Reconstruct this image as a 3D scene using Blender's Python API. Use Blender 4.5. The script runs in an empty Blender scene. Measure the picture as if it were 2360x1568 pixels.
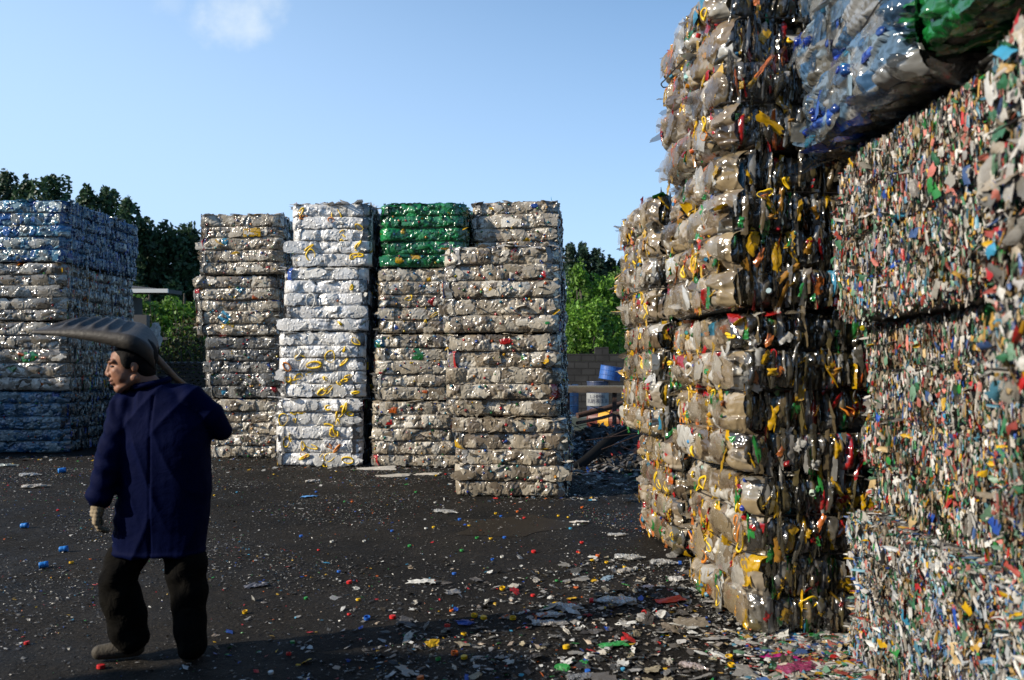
import bpy, bmesh, math, random
import numpy as np
from mathutils import Vector, Matrix

# ---------------------------------------------------------------- camera, sky, sun, exposure
SC = bpy.context.scene
COL = SC.collection
F = 796.0            # focal length in pixels of the 1024 wide frame
CAMH = 1.59
cam_d = bpy.data.cameras.new("camera")
cam = bpy.data.objects.new("camera", cam_d); COL.objects.link(cam)
cam.location = (0, 0, CAMH); cam.rotation_euler = (math.radians(90), 0, 0)
cam_d.sensor_width = 36; cam_d.lens = 28.0; cam_d.shift_y = 29 / 1024
cam_d.clip_end = 2000; cam_d.clip_start = 0.05
cam_d.dof.use_dof = True; cam_d.dof.focus_distance = 8.0; cam_d.dof.aperture_fstop = 2.5
SC.camera = cam

SUN_EL, LX, LY = 27.0, 1.0, 0.37     # light travels towards +x and a little towards +y
hl = math.hypot(LX, LY); el = math.radians(SUN_EL)
ldir = Vector((LX / hl * math.cos(el), LY / hl * math.cos(el), -math.sin(el)))
sun_d = bpy.data.lights.new("sun", 'SUN'); sun_d.energy = 5.0; sun_d.angle = math.radians(0.5)
sun_d.color = (1.0, 0.9, 0.75)
sun = bpy.data.objects.new("sun", sun_d); COL.objects.link(sun)
sun.rotation_euler = ldir.to_track_quat('-Z', 'Y').to_euler(); sun.location = (-20, -5, 20)

W = bpy.data.worlds.new("World"); SC.world = W; W.use_nodes = True
wn = W.node_tree; wn.nodes.clear()
def nd(t, typ, **kw):
    n = t.nodes.new(typ)
    for k, v in kw.items():
        if k.startswith('i_'):
            n.inputs[int(k[2:])].default_value = v
        else:
            setattr(n, k, v)
    return n
sky = nd(wn, 'ShaderNodeTexSky', sky_type='NISHITA', sun_disc=False)
sky.sun_elevation = el
sky.sun_rotation = math.atan2(-ldir.x, -ldir.y)
sky.air_density = 1.0; sky.dust_density = 0.3; sky.ozone_density = 2.0
hsv = nd(wn, 'ShaderNodeHueSaturation'); hsv.inputs['Saturation'].default_value = 1.25; hsv.inputs['Value'].default_value = 1.2
tc = nd(wn, 'ShaderNodeTexCoord')
# thin summer haze: the lower sky pales towards a milky blue, more so on the sunward side
sp0 = nd(wn, 'ShaderNodeSeparateXYZ'); wn.links.new(tc.outputs['Generated'], sp0.inputs[0])
hz = nd(wn, 'ShaderNodeMath', operation='MULTIPLY_ADD'); wn.links.new(sp0.outputs['X'], hz.inputs[0]); hz.inputs[1].default_value = -.35; hz.inputs[2].default_value = 0.0
hz2 = nd(wn, 'ShaderNodeMath', operation='SUBTRACT'); wn.links.new(hz.outputs[0], hz2.inputs[0]); wn.links.new(sp0.outputs['Z'], hz2.inputs[1])
hr = nd(wn, 'ShaderNodeMapRange', interpolation_type='SMOOTHSTEP'); wn.links.new(hz2.outputs[0], hr.inputs[0])
hr.inputs[1].default_value = -.8; hr.inputs[2].default_value = .12; hr.inputs[3].default_value = 0; hr.inputs[4].default_value = 1
hm = nd(wn, 'ShaderNodeMix', data_type='RGBA'); wn.links.new(hr.outputs[0], hm.inputs[0]); wn.links.new(sky.outputs[0], hsv.inputs['Color'])
wn.links.new(hsv.outputs[0], hm.inputs[6]); hm.inputs[7].default_value = (3.9, 5.6, 8.0, 1)
# two small fair weather clouds, soft noise at fixed directions of the sky
def cloud(cx, cz, rx, rz, seed, gain):
    sep = nd(wn, 'ShaderNodeSeparateXYZ'); wn.links.new(tc.outputs['Generated'], sep.inputs[0])
    dx = nd(wn, 'ShaderNodeMath', operation='DIVIDE'); wn.links.new(sep.outputs['X'], dx.inputs[0]); wn.links.new(sep.outputs['Y'], dx.inputs[1])
    dz = nd(wn, 'ShaderNodeMath', operation='DIVIDE'); wn.links.new(sep.outputs['Z'], dz.inputs[0]); wn.links.new(sep.outputs['Y'], dz.inputs[1])
    cmb = nd(wn, 'ShaderNodeCombineXYZ'); wn.links.new(dx.outputs[0], cmb.inputs[0]); wn.links.new(dz.outputs[0], cmb.inputs[1]); cmb.inputs[2].default_value = seed
    n1 = nd(wn, 'ShaderNodeTexNoise'); n1.inputs['Scale'].default_value = 11; n1.inputs['Detail'].default_value = 7; n1.inputs['Roughness'].default_value = .55
    wn.links.new(cmb.outputs[0], n1.inputs['Vector'])
    def axis(src, c, r):
        s = nd(wn, 'ShaderNodeMath', operation='SUBTRACT'); wn.links.new(src, s.inputs[0]); s.inputs[1].default_value = c
        d = nd(wn, 'ShaderNodeMath', operation='DIVIDE'); wn.links.new(s.outputs[0], d.inputs[0]); d.inputs[1].default_value = r
        p = nd(wn, 'ShaderNodeMath', operation='MULTIPLY'); wn.links.new(d.outputs[0], p.inputs[0]); wn.links.new(d.outputs[0], p.inputs[1])
        return p.outputs[0]
    ad = nd(wn, 'ShaderNodeMath', operation='ADD'); wn.links.new(axis(dx.outputs[0], cx, rx), ad.inputs[0]); wn.links.new(axis(dz.outputs[0], cz, rz), ad.inputs[1])
    inv = nd(wn, 'ShaderNodeMath', operation='SUBTRACT'); inv.inputs[0].default_value = 0.85; wn.links.new(ad.outputs[0], inv.inputs[1])
    nz = nd(wn, 'ShaderNodeMath', operation='MULTIPLY_ADD'); wn.links.new(n1.outputs[0], nz.inputs[0]); nz.inputs[1].default_value = 5.0; nz.inputs[2].default_value = -2.6
    sm = nd(wn, 'ShaderNodeMath', operation='ADD'); wn.links.new(inv.outputs[0], sm.inputs[0]); wn.links.new(nz.outputs[0], sm.inputs[1])
    mr = nd(wn, 'ShaderNodeMapRange', interpolation_type='SMOOTHSTEP'); wn.links.new(sm.outputs[0], mr.inputs[0])
    mr.inputs[1].default_value = -0.1; mr.inputs[2].default_value = 1.5; mr.inputs[3].default_value = 0; mr.inputs[4].default_value = gain
    return mr.outputs[0]
last = hm.outputs[2]
for args in ((-0.375, 0.432, .062, .055, 1.3, .62), (-0.305, 0.452, .038, .04, 4.1, .48), (-0.44, 0.455, .035, .02, 7.7, .2)):
    mx = nd(wn, 'ShaderNodeMix', data_type='RGBA'); wn.links.new(cloud(*args), mx.inputs[0]); wn.links.new(last, mx.inputs[6])
    mx.inputs[7].default_value = (5.6, 6.3, 6.9, 1); last = mx.outputs[2]
bg = nd(wn, 'ShaderNodeBackground'); bg.inputs[1].default_value = 0.106
wo = nd(wn, 'ShaderNodeOutputWorld')
wn.links.new(last, bg.inputs[0]); wn.links.new(bg.outputs[0], wo.inputs[0])
SC.view_settings.view_transform = 'Standard'; SC.view_settings.look = 'None'
SC.view_settings.exposure = 0.5; SC.view_settings.gamma = 1
SC.render.engine = 'CYCLES'
SC.cycles.max_bounces = 6; SC.cycles.transparent_max_bounces = 8; SC.cycles.diffuse_bounces = 3; SC.cycles.glossy_bounces = 3
SC.cycles.use_denoising = True

def at(xd, yd, d):
    """point seen at (xd, yd) of the 2360 wide reference view at distance d"""
    return Vector(((xd / 2.3047 - 512) / F * d, d, CAMH + (369 - yd / 2.3047) * d / F))
def gnd(xd, yd):
    d = CAMH * F / (yd / 2.3047 - 369)
    return Vector(((xd / 2.3047 - 512) / F * d, d, 0))

# ---------------------------------------------------------------- materials
def mat(name, color=(.5, .5, .5), rough=.5, spec=.5, metal=0, attr=False, bump=None, noise=None, alpha=False, coat=0, trans=0):
    m = bpy.data.materials.new(name); m.use_nodes = True
    t = m.node_tree; p = t.nodes['Principled BSDF']
    p.inputs['Roughness'].default_value = rough; p.inputs['Metallic'].default_value = metal
    p.inputs['Specular IOR Level'].default_value = spec
    p.inputs['Coat Weight'].default_value = coat
    src = None
    if attr:
        a = nd(t, 'ShaderNodeAttribute', attribute_name='col'); src = a.outputs['Color']
        if alpha: t.links.new(a.outputs['Alpha'], p.inputs['Alpha'])
    else:
        p.inputs['Base Color'].default_value = (*color, 1)
    tcn = nd(t, 'ShaderNodeTexCoord')
    if noise:      # (scale, colour b, contrast)
        n = nd(t, 'ShaderNodeTexNoise'); n.inputs['Scale'].default_value = noise[0]; n.inputs['Detail'].default_value = 6; n.inputs['Roughness'].default_value = .65
        t.links.new(tcn.outputs['Object'], n.inputs['Vector'])
        r = nd(t, 'ShaderNodeMapRange'); r.inputs[1].default_value = .5 - noise[2]; r.inputs[2].default_value = .5 + noise[2]
        t.links.new(n.outputs[0], r.inputs[0])
        mx = nd(t, 'ShaderNodeMix', data_type='RGBA', blend_type='MULTIPLY' if attr else 'MIX')
        t.links.new(r.outputs[0], mx.inputs[0])
        if src: t.links.new(src, mx.inputs[6])
        else: mx.inputs[6].default_value = (*color, 1)
        mx.inputs[7].default_value = (*noise[1], 1); src = mx.outputs[2]
    if src: t.links.new(src, p.inputs['Base Color'])
    if bump:       # (scale, strength, distance, distortion)
        n = nd(t, 'ShaderNodeTexNoise'); n.inputs['Scale'].default_value = bump[0]; n.inputs['Detail'].default_value = 4
        n.inputs['Distortion'].default_value = bump[3] if len(bump) > 3 else 0
        if len(bump) > 4: n.noise_type = 'RIDGED_MULTIFRACTAL'; n.normalize = True; n.inputs['Detail'].default_value = bump[4]
        t.links.new(tcn.outputs['Object'], n.inputs['Vector'])
        b = nd(t, 'ShaderNodeBump'); b.inputs['Strength'].default_value = bump[1]; b.inputs['Distance'].default_value = bump[2]
        t.links.new(n.outputs[0], b.inputs['Height']); t.links.new(b.outputs[0], p.inputs['Normal'])
    if trans:
        out = t.nodes['Material Output']
        tr = nd(t, 'ShaderNodeBsdfTranslucent'); ms = nd(t, 'ShaderNodeMixShader'); ms.inputs[0].default_value = trans
        if src: t.links.new(src, tr.inputs[0])
        else: tr.inputs[0].default_value = (*color, 1)
        t.links.new(p.outputs[0], ms.inputs[1]); t.links.new(tr.outputs[0], ms.inputs[2]); t.links.new(ms.outputs[0], out.inputs[0])
        if alpha:      # the clear share of the film also thins its translucent part
            tp = nd(t, 'ShaderNodeBsdfTransparent'); m2 = nd(t, 'ShaderNodeMixShader'); t.links.new(a.outputs['Alpha'], m2.inputs[0])
            t.links.new(tp.outputs[0], m2.inputs[1]); t.links.new(tr.outputs[0], m2.inputs[2]); t.links.new(m2.outputs[0], ms.inputs[2])
    return m
M = {}
M['film'] = mat('clear_film', attr=True, alpha=True, rough=.14, spec=.9, coat=.6, trans=.14, bump=(11, .55, .035, .9, 2), noise=(5, (.62, .58, .52), .22))
M['film_fine'] = mat('wrinkled_film', attr=True, alpha=True, rough=.2, spec=.8, coat=.4, trans=.12, bump=(14, .6, .04, .9, 2), noise=(4, (.72, .69, .64), .22))
M['shred'] = mat('shredded_plastic', attr=True, rough=.42, spec=.4, bump=(60, .3, .01, .5), noise=(30, (.8, .77, .72), .2))
M['solid'] = mat('solid_plastic', attr=True, rough=.38, spec=.5, noise=(40, (.75, .72, .66), .2))
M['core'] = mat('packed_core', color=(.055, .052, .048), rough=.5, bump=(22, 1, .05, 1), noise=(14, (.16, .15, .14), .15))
M['wire'] = mat('steel_wire', color=(.035, .03, .028), rough=.5, metal=.6)
M['leaf'] = mat('leaf', attr=True, rough=.5, spec=.35, trans=.3)
M['bark'] = mat('bark', color=(.06, .05, .04), rough=.9, noise=(12, (.12, .1, .08), .2), bump=(20, .8, .05))
M['cloth'] = mat('blue_cotton', color=(.0002, .0019, .017), rough=.75, spec=.04, bump=(9, .35, .03, .5), noise=(4, (.0007, .003, .028), .3))
M['trousers'] = mat('dark_cotton', color=(.0035, .0035, .004), rough=.95, spec=.04, bump=(10, .5, .05, .8), noise=(9, (.009, .008, .006), .25))
M['skin'] = mat('skin', color=(.3, .15, .092), rough=.55, spec=.3, noise=(14, (.22, .1, .062), .2), bump=(60, .15, .01))
M['lip'] = mat('lip', color=(.3, .11, .09), rough=.45)
M['eye'] = mat('eye', color=(.05, .035, .03), rough=.2)
M['hair'] = mat('hair', color=(.006, .005, .005), rough=.8, spec=.15, bump=(90, .4, .01))
M['glove'] = mat('glove', color=(.34, .27, .17), rough=.9, noise=(16, (.14, .1, .055), .18), bump=(80, .5, .01))
M['yellow_knit'] = mat('yellow_knit', color=(.62, .34, .04), rough=.9)
M['shoe'] = mat('shoe', color=(.026, .02, .013), rough=.8, noise=(20, (.06, .048, .03), .2), bump=(40, .4, .02))
M['wood'] = mat('handle_wood', color=(.22, .13, .07), rough=.6, noise=(18, (.13, .08, .045), .2))

def leafless_bake(): pass

# ---------------------------------------------------------------- object helpers
def tag(o, label=None, cat=None, group=None, kind=None):
    for k, v in (('label', label), ('category', cat), ('group', group), ('kind', kind)):
        if v: o[k] = v
    return o
def empty(name, loc, rz=0.0, rot=None):
    o = bpy.data.objects.new(name, None); COL.objects.link(o)
    o.location = loc; o.rotation_euler = rot if rot else (0, 0, rz); o.empty_display_size = .2
    return o
class MB:
    """collects vertices, faces and a colour per vertex"""
    def __init__(s): s.v = []; s.f4 = []; s.f3 = []; s.c = []; s.n = 0
    def add(s, v, f, c=(1, 1, 1)):
        v = np.asarray(v, float).reshape(-1, 3); f = np.asarray(f, int)
        c = np.asarray(c, float)
        if c.ndim == 1:
            if len(c) == 3: c = np.append(c, 1.0)
            c = np.tile(c, (len(v), 1))
        elif c.shape[1] == 3: c = np.concatenate([c, np.ones((len(c), 1))], 1)
        s.v.append(v); s.c.append(c)
        (s.f4 if f.shape[1] == 4 else s.f3).append(f + s.n); s.n += len(v)
    def build(s, name, m, parent=None, loc=None, smooth=False):
        me = bpy.data.meshes.new(name)
        v = np.concatenate(s.v); c = np.concatenate(s.c)
        q = np.concatenate(s.f4) if s.f4 else np.zeros((0, 4), int); t = np.concatenate(s.f3) if s.f3 else np.zeros((0, 3), int)
        me.vertices.add(len(v)); me.vertices.foreach_set('co', v.astype(np.float32).ravel())
        li = np.concatenate([q.ravel(), t.ravel()]).astype(np.int32)
        me.loops.add(len(li)); me.loops.foreach_set('vertex_index', li)
        st = np.concatenate([np.arange(len(q)) * 4, len(q) * 4 + np.arange(len(t)) * 3]).astype(np.int32)
        me.polygons.add(len(st)); me.polygons.foreach_set('loop_start', st)
        me.polygons.foreach_set('use_smooth', np.full(len(st), smooth, dtype=bool))
        me.update(calc_edges=True); me.validate()
        a = me.attributes.new('col', 'FLOAT_COLOR', 'POINT'); a.data.foreach_set('color', c.astype(np.float32).ravel())
        me.materials.append(m)
        o = bpy.data.objects.new(name, me); COL.objects.link(o)
        if parent: o.parent = parent
        if loc is not None: o.location = loc
        return o
def unit(a): return a / (np.linalg.norm(a, axis=-1, keepdims=True) + 1e-9)
def gridf(nu, nv):
    i, j = np.meshgrid(np.arange(nu - 1), np.arange(nv - 1), indexing='ij')
    a = (i * nv + j).ravel(); return np.stack([a, a + nv, a + nv + 1, a + 1], 1)
def prof(kind, u):
    if kind == 'bottle': return np.clip(np.minimum(1, .22 + 2.0 * (0.85 - u)), .25, 1) * np.where(u < -.9, .8, 1)
    if kind == 'oval': return np.sqrt(np.clip(1 - u ** 2 * .93, .05, 1))
    if kind == 'leaf': return np.sqrt(np.clip(1 - u ** 2, .02, 1))
    return np.ones_like(u)
def sheets(mb, rng, P, T, B, N, L, Wd, nu, nv, kind, bulge, crump, col, jit=.12, curl=0.0):
    """crumpled sheets: centre, long axis, cross axis, outward axis, length, width"""
    n = len(P)
    if n == 0: return
    T, B, N = unit(T), unit(B), unit(N)
    L = np.broadcast_to(L, (n,)); Wd = np.broadcast_to(Wd, (n,)); bulge = np.broadcast_to(bulge, (n,)); crump = np.broadcast_to(crump, (n,))
    u = np.linspace(-1, 1, nu)[None, :, None]; v = np.linspace(-1, 1, nv)[None, None, :]
    w = prof(kind, np.linspace(-1, 1, nu))[None, :, None]
    X = (u + rng.normal(0, jit / nu * 2, (n, nu, nv))) * (L / 2)[:, None, None]
    Y = (v * w + rng.normal(0, jit / nv * 2, (n, nu, nv))) * (Wd / 2)[:, None, None]
    a, b, c = rng.uniform(-5, 5, (n, 1, 1)), rng.uniform(-5, 5, (n, 1, 1)), rng.uniform(0, 6, (n, 1, 1))
    a2, b2, c2 = rng.uniform(-9, 9, (n, 1, 1)), rng.uniform(-6, 6, (n, 1, 1)), rng.uniform(0, 6, (n, 1, 1))
    ns = np.abs(np.sin(a * u + b * v + c)) + .6 * np.abs(np.sin(a2 * u + b2 * v + c2)) - .9 + .35 * rng.normal(size=(n, nu, nv))
    Z = bulge[:, None, None] * (1 - u ** 2 * .9) * (1 - v ** 2) + crump[:, None, None] * ns + curl * (rng.normal(size=(n, 1, 1)) * u ** 2) * (L[:, None, None])
    pos = P[:, None, None, :] + T[:, None, None, :] * X[..., None] + B[:, None, None, :] * Y[..., None] + N[:, None, None, :] * Z[..., None]
    f = (gridf(nu, nv)[None] + (np.arange(n) * nu * nv)[:, None, None]).reshape(-1, 4)
    col = np.asarray(col, float)
    if col.shape[1] == 3: col = np.concatenate([col, np.ones((n, 1))], 1)
    mb.add(pos.reshape(-1, 3), f, np.repeat(col, nu * nv, axis=0))
def tube(mb, pts, r, sides=6, col=(1, 1, 1), closed=False, cap=True):
    pts = [Vector(p) for p in pts]; n = len(pts); rr = r if hasattr(r, '__len__') else [r] * n
    vs = []; up = Vector((.13, .21, .97))
    for i, p in enumerate(pts):
        a = pts[(i - 1) % n] if closed or i > 0 else p; b = pts[(i + 1) % n] if closed or i < n - 1 else p
        t = (b - a).normalized(); s1 = t.cross(up)
        if s1.length < .05: s1 = t.cross(Vector((1, 0, 0)))
        s1.normalize(); s2 = t.cross(s1)
        for k in range(sides):
            an = 2 * math.pi * k / sides
            vs.append(p + (s1 * math.cos(an) + s2 * math.sin(an)) * rr[i])
    fs = []
    for i in range(n if closed else n - 1):
        for k in range(sides):
            j = (i + 1) % n; k2 = (k + 1) % sides
            fs.append((i * sides + k, i * sides + k2, j * sides + k2, j * sides + k))
    mb.add([tuple(v) for v in vs], fs, col)
    if cap and not closed:
        for base in (0, n - 1):
            cpt = len(pts) and pts[base]
            mb.add([tuple(vs[base * sides + k]) for k in range(sides)] + [tuple(cpt)], [(k, (k + 1) % sides, sides) for k in range(sides)], col)
def box(mb, lo, hi, col=(1, 1, 1), M4=None):
    x0, y0, z0 = lo; x1, y1, z1 = hi
    v = [(x0, y0, z0), (x1, y0, z0), (x1, y1, z0), (x0, y1, z0), (x0, y0, z1), (x1, y0, z1), (x1, y1, z1), (x0, y1, z1)]
    if M4 is not None: v = [tuple(M4 @ Vector(p)) for p in v]
    mb.add(v, [(0, 3, 2, 1), (4, 5, 6, 7), (0, 1, 5, 4), (1, 2, 6, 5), (2, 3, 7, 6), (3, 0, 4, 7)], col)
def lathe(mb, prof_, sides=20, col=(1, 1, 1), M4=None):
    vs = []
    for r, z in prof_:
        for k in range(sides):
            a = 2 * math.pi * k / sides; vs.append((r * math.cos(a), r * math.sin(a), z))
    if M4 is not None: vs = [tuple(M4 @ Vector(p)) for p in vs]
    fs = [(i * sides + k, i * sides + (k + 1) % sides, (i + 1) * sides + (k + 1) % sides, (i + 1) * sides + k) for i in range(len(prof_) - 1) for k in range(sides)]
    mb.add(vs, fs, col)
CAPP = [(.001, .012), (.85, .012), (1, .0095), (1, -.012), (.8, -.012), (.8, .006), (.001, .006)]
def cap_mesh(mb, p, nrm, r, col):
    q = Vector(nrm).to_track_quat('Z', 'Y').to_matrix().to_4x4()
    lathe(mb, [(a * r, z * r / .015) for a, z in CAPP], 9, col, Matrix.Translation(p) @ q)

# ---------------------------------------------------------------- palettes (RGBA per piece)
def pal(rng, n, base, var, alpha, accents, frac):
    base = [tuple(q * .74 for q in c) for c in base]; accents = [tuple(q * .8 for q in c) for c in accents]
    c = np.zeros((n, 4)); b = np.array(base)
    k = rng.uniform(1 - var, 1 + var, (n, 1))
    c[:, :3] = np.clip(b[rng.integers(0, len(b), n)] * k, 0.004, .85)
    c[:, 3] = rng.uniform(alpha[0], alpha[1], n)
    m = rng.random(n) < frac
    a = np.array(accents)
    c[m, :3] = a[rng.integers(0, len(a), m.sum())] * rng.uniform(.7, 1.1, (m.sum(), 1)); c[m, 3] = 1
    return c
RED, YEL, GRN, BLU, ORG, WHT, CYA, PNK = (.5, .02, .02), (.7, .42, .01), (.03, .25, .05), (.02, .08, .42), (.65, .14, .015), (.65, .65, .62), (.05, .3, .5), (.55, .12, .16)
GREY = [(.68, .64, .57), (.5, .45, .38), (.82, .79, .74), (.36, .31, .25), (.6, .54, .45), (.26, .22, .18)]
GREY = [(a, b * .96, c * .87) for a, b, c in GREY]
ST = {}  # side palettes: bottle edges, darkened further for the shade on those faces
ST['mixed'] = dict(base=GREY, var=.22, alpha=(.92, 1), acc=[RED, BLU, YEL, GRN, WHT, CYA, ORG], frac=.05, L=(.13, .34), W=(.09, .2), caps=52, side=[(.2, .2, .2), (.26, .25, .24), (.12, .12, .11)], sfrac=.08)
ST['dark'] = dict(ST['mixed'], base=[(.2, .19, .17), (.28, .27, .25), (.1, .1, .09), (.44, .42, .38)], var=.3, frac=.07)  # darker base palette for one bale
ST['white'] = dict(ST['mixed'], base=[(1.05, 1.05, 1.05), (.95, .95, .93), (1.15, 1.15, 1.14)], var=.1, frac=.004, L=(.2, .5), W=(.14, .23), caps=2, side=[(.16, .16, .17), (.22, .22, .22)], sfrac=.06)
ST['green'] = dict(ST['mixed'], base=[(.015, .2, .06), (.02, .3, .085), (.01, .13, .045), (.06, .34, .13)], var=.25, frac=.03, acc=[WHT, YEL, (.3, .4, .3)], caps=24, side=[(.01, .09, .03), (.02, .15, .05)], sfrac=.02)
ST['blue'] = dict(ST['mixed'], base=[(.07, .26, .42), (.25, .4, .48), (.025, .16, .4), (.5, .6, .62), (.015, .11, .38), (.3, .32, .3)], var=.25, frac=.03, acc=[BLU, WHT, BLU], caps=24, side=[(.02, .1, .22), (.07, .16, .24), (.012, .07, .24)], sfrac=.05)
ST['darkblue'] = dict(ST['blue'], base=[(.03, .12, .22), (.07, .15, .22), (.015, .09, .22), (.18, .26, .3)], side=[(.015, .04, .07), (.03, .06, .08)])  # blue palette darkened: shade on the bottom bale put into its colour
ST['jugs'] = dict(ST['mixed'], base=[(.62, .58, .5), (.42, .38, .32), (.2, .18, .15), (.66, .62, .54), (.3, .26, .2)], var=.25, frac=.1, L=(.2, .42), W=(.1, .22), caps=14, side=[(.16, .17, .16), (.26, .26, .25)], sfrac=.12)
ST['oil'] = dict(ST['mixed'], base=[(.5, .43, .33), (.4, .32, .22), (.28, .21, .13), (.62, .59, .52), (.18, .13, .08), (.42, .33, .2)], var=.25, alpha=(.4, .75), acc=[YEL, RED, YEL, GRN, RED, CYA, WHT, ORG], frac=.1, L=(.12, .34), W=(.07, .2), caps=11,
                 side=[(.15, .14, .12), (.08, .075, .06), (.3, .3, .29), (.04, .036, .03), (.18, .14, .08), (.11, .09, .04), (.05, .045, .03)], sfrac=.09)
ST['bags'] = dict(ST['mixed'], base=[(.24, .31, .38), (.36, .37, .37), (.13, .23, .36), (.22, .22, .2), (.06, .15, .3)], var=.2, alpha=(.5, .85), acc=[BLU, CYA, (.02, .1, .6), (.3, .42, .5)], frac=.16, L=(.16, .42), W=(.05, .14), caps=30)
ST['greenbags'] = dict(ST['mixed'], base=[(.015, .2, .045), (.015, .22, .05), (.01, .1, .03), (.03, .27, .07)], alpha=(.85, 1), var=.35, frac=.04, acc=[YEL, GRN], L=(.12, .32), W=(.05, .11), caps=10)
SHRED = [(.52, .5, .46), (.62, .61, .58), (.34, .32, .28), (.42, .36, .28), (.2, .19, .17), (.48, .46, .42), (.05, .16, .08), (.05, .2, .1), (.38, .07, .05), (.5, .3, .06), (.06, .12, .3), (.08, .25, .36),
         (.5, .45, .4), (.12, .11, .1), (.6, .2, .16), (.16, .3, .2), (.55, .53, .5), (.6, .58, .56), (.55, .4, .2)]
SHRED = [tuple(q * .88 for q in c) for c in SHRED]
ST['shred'] = dict(base=SHRED, var=.55)
ST['shredlight'] = dict(base=SHRED + [(.58, .57, .55)] * 5 + [(.42, .44, .46)] * 4 + [(.12, .25, .45), (.2, .4, .5)], var=.2)

# ---------------------------------------------------------------- a bale
def handle_obj(name, rng, p, t, b, n, s, col, parent, r=.007):
    mb = MB(); pts = []; an = rng.uniform(0, 6.28); asp = rng.uniform(.15, .8); t2 = t * math.cos(an) + b * math.sin(an); b2 = (-t * math.sin(an) + b * math.cos(an)) * asp
    h2, h3, p2, p3 = rng.uniform(0, .22), rng.uniform(0, .2), rng.uniform(0, 6), rng.uniform(0, 6)
    for k in range(18):
        a = 2 * math.pi * k / 18; rr_ = .5 * (1 + h2 * math.sin(2 * a + p2) + h3 * math.sin(3 * a + p3)) * s * 1.1
        pts.append(p + t2 * rr_ * math.cos(a) + b2 * rr_ * math.sin(a) + n * (.008 + .008 * math.sin(a * 2 + p3)))
    f0 = rng.uniform(.5, 1.5)
    tube(mb, pts, [r * (f0 + .45 * math.sin(2 * math.pi * k / 18 + p2)) for k in range(18)], 6, col, closed=True)
    return mb.build(name, M['solid'], parent, smooth=True)
FRAMES = {'front': ((1, 0, 0), (0, -1, 0)), 'right': ((0, 1, 0), (1, 0, 0)), 'left': ((0, -1, 0), (-1, 0, 0)), 'back': ((-1, 0, 0), (0, 1, 0))}
def bale(label, loc, rot, size, style, seed, faces, nb=5, detail=1.0, handles=0, bulge=.035, top=True, bottom=False, wire_r=.005, loose=6, hcol=(.75, .5, .01), pinch=1.0, cap_parts=False, lean=(0, 0), mid=1.0):
    """loc: world x, y of the base centre and z; faces: {'front': 'patch', 'left': 'strand', ...}"""
    rng = np.random.default_rng(seed); w, d, h = size; st = ST[style]
    root = empty('plastic_bale', loc, math.radians(rot))
    tag(root, label, 'bale', 'bales of crushed plastic stacked in the yard')
    hb = h / nb
    lv = [0.0] + [hb * k + rng.uniform(-.012, .012) for k in range(1, nb)] + [h]
    lv = np.array(lv)
    ph = rng.uniform(0, 6.28, 8); wob = np.clip(rng.normal(0, .011, nb), -.02, .02)
    def outz(s, z):
        """outward offset of the surface at horizontal position s and height z"""
        k = np.clip(np.searchsorted(lv, z, side='right') - 1, 0, nb - 1)
        f = (z - lv[k]) / (lv[k + 1] - lv[k])
        e = bulge * (np.clip(4.3 * f * (1 - f), 0, 1) ** .55 * pinch - .35)
        e = e + wob[k] + .012 * np.sin(np.pi * z / h) + .014 * np.sin(s * 5 + ph[k % 8]) + .01 * np.sin(s * 11 + z * 7 + ph[0]) + .016 * np.sin(s * 2.3 + ph[(k + 3) % 8])
        return e
    def rnd_edge(s, S, z):
        a = np.clip((np.abs(s) - (S / 2 - .13)) / .13, 0, 1.1); b = np.clip((z - (h - .06)) / .06, 0, 1.2) + np.clip((.05 - z) / .05, 0, 1.2)
        return -(.05 if style != 'oil' else .025) * a ** 2 - .03 * b ** 2 - 13 * np.clip(np.abs(s) - S / 2 + .03, 0, .07) ** 2
    # core
    core = MB(); nz, npn = nb * 6 + 1, 96
    zz = np.linspace(0.004, h - .004, nz); th = np.linspace(0, 2 * np.pi, npn, endpoint=False)
    cx = np.sign(np.cos(th)) * np.abs(np.cos(th)) ** .16; cy = np.sign(np.sin(th)) * np.abs(np.sin(th)) ** .16
    ZZ, CX = np.meshgrid(zz, cx, indexing='ij'); _, CY = np.meshgrid(zz, cy, indexing='ij')
    S_ = np.where(np.abs(CX) > np.abs(CY), CY * d / 2, CX * w / 2)
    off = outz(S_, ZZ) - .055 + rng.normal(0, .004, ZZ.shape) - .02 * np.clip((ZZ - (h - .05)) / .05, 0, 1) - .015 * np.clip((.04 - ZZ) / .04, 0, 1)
    V = np.stack([CX * (w / 2 + off) + lean[0] * ZZ, CY * (d / 2 + off) + lean[1] * ZZ, ZZ], -1).reshape(-1, 3)
    i, j = np.meshgrid(np.arange(nz - 1), np.arange(npn), indexing='ij'); j2 = (j + 1) % npn
    fc = np.stack([i * npn + j, i * npn + j2, (i + 1) * npn + j2, (i + 1) * npn + j], -1).reshape(-1, 4)
    core.add(V, fc, (1, 1, 1))
    for zi, z_ in ((0, 0.004), (nz - 1, h - .004)):
        ring = V[zi * npn:(zi + 1) * npn]; core.add(np.concatenate([ring, [[lean[0] * z_, lean[1] * z_, z_]]]), [(k, (k + 1) % npn, npn) for k in range(npn)], (1, 1, 1))
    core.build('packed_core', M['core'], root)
    mb = MB(); capl = []
    def frame(face): t, n = FRAMES[face]; return np.array(t, float), np.array(n, float)
    def pts(face, s, z, lift):
        t, n = frame(face); S = w if face in ('front', 'back') else d; Dn = d if face in ('front', 'back') else w
        o = Dn / 2 + outz(s, z) + rnd_edge(s, S, z) + lift
        return t[None] * s[:, None] + n[None] * o[:, None] + np.array([0, 0, 1.])[None] * z[:, None] + np.array([lean[0], lean[1], 0])[None] * z[:, None]
    Z3 = np.array([0, 0, 1.])
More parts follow.
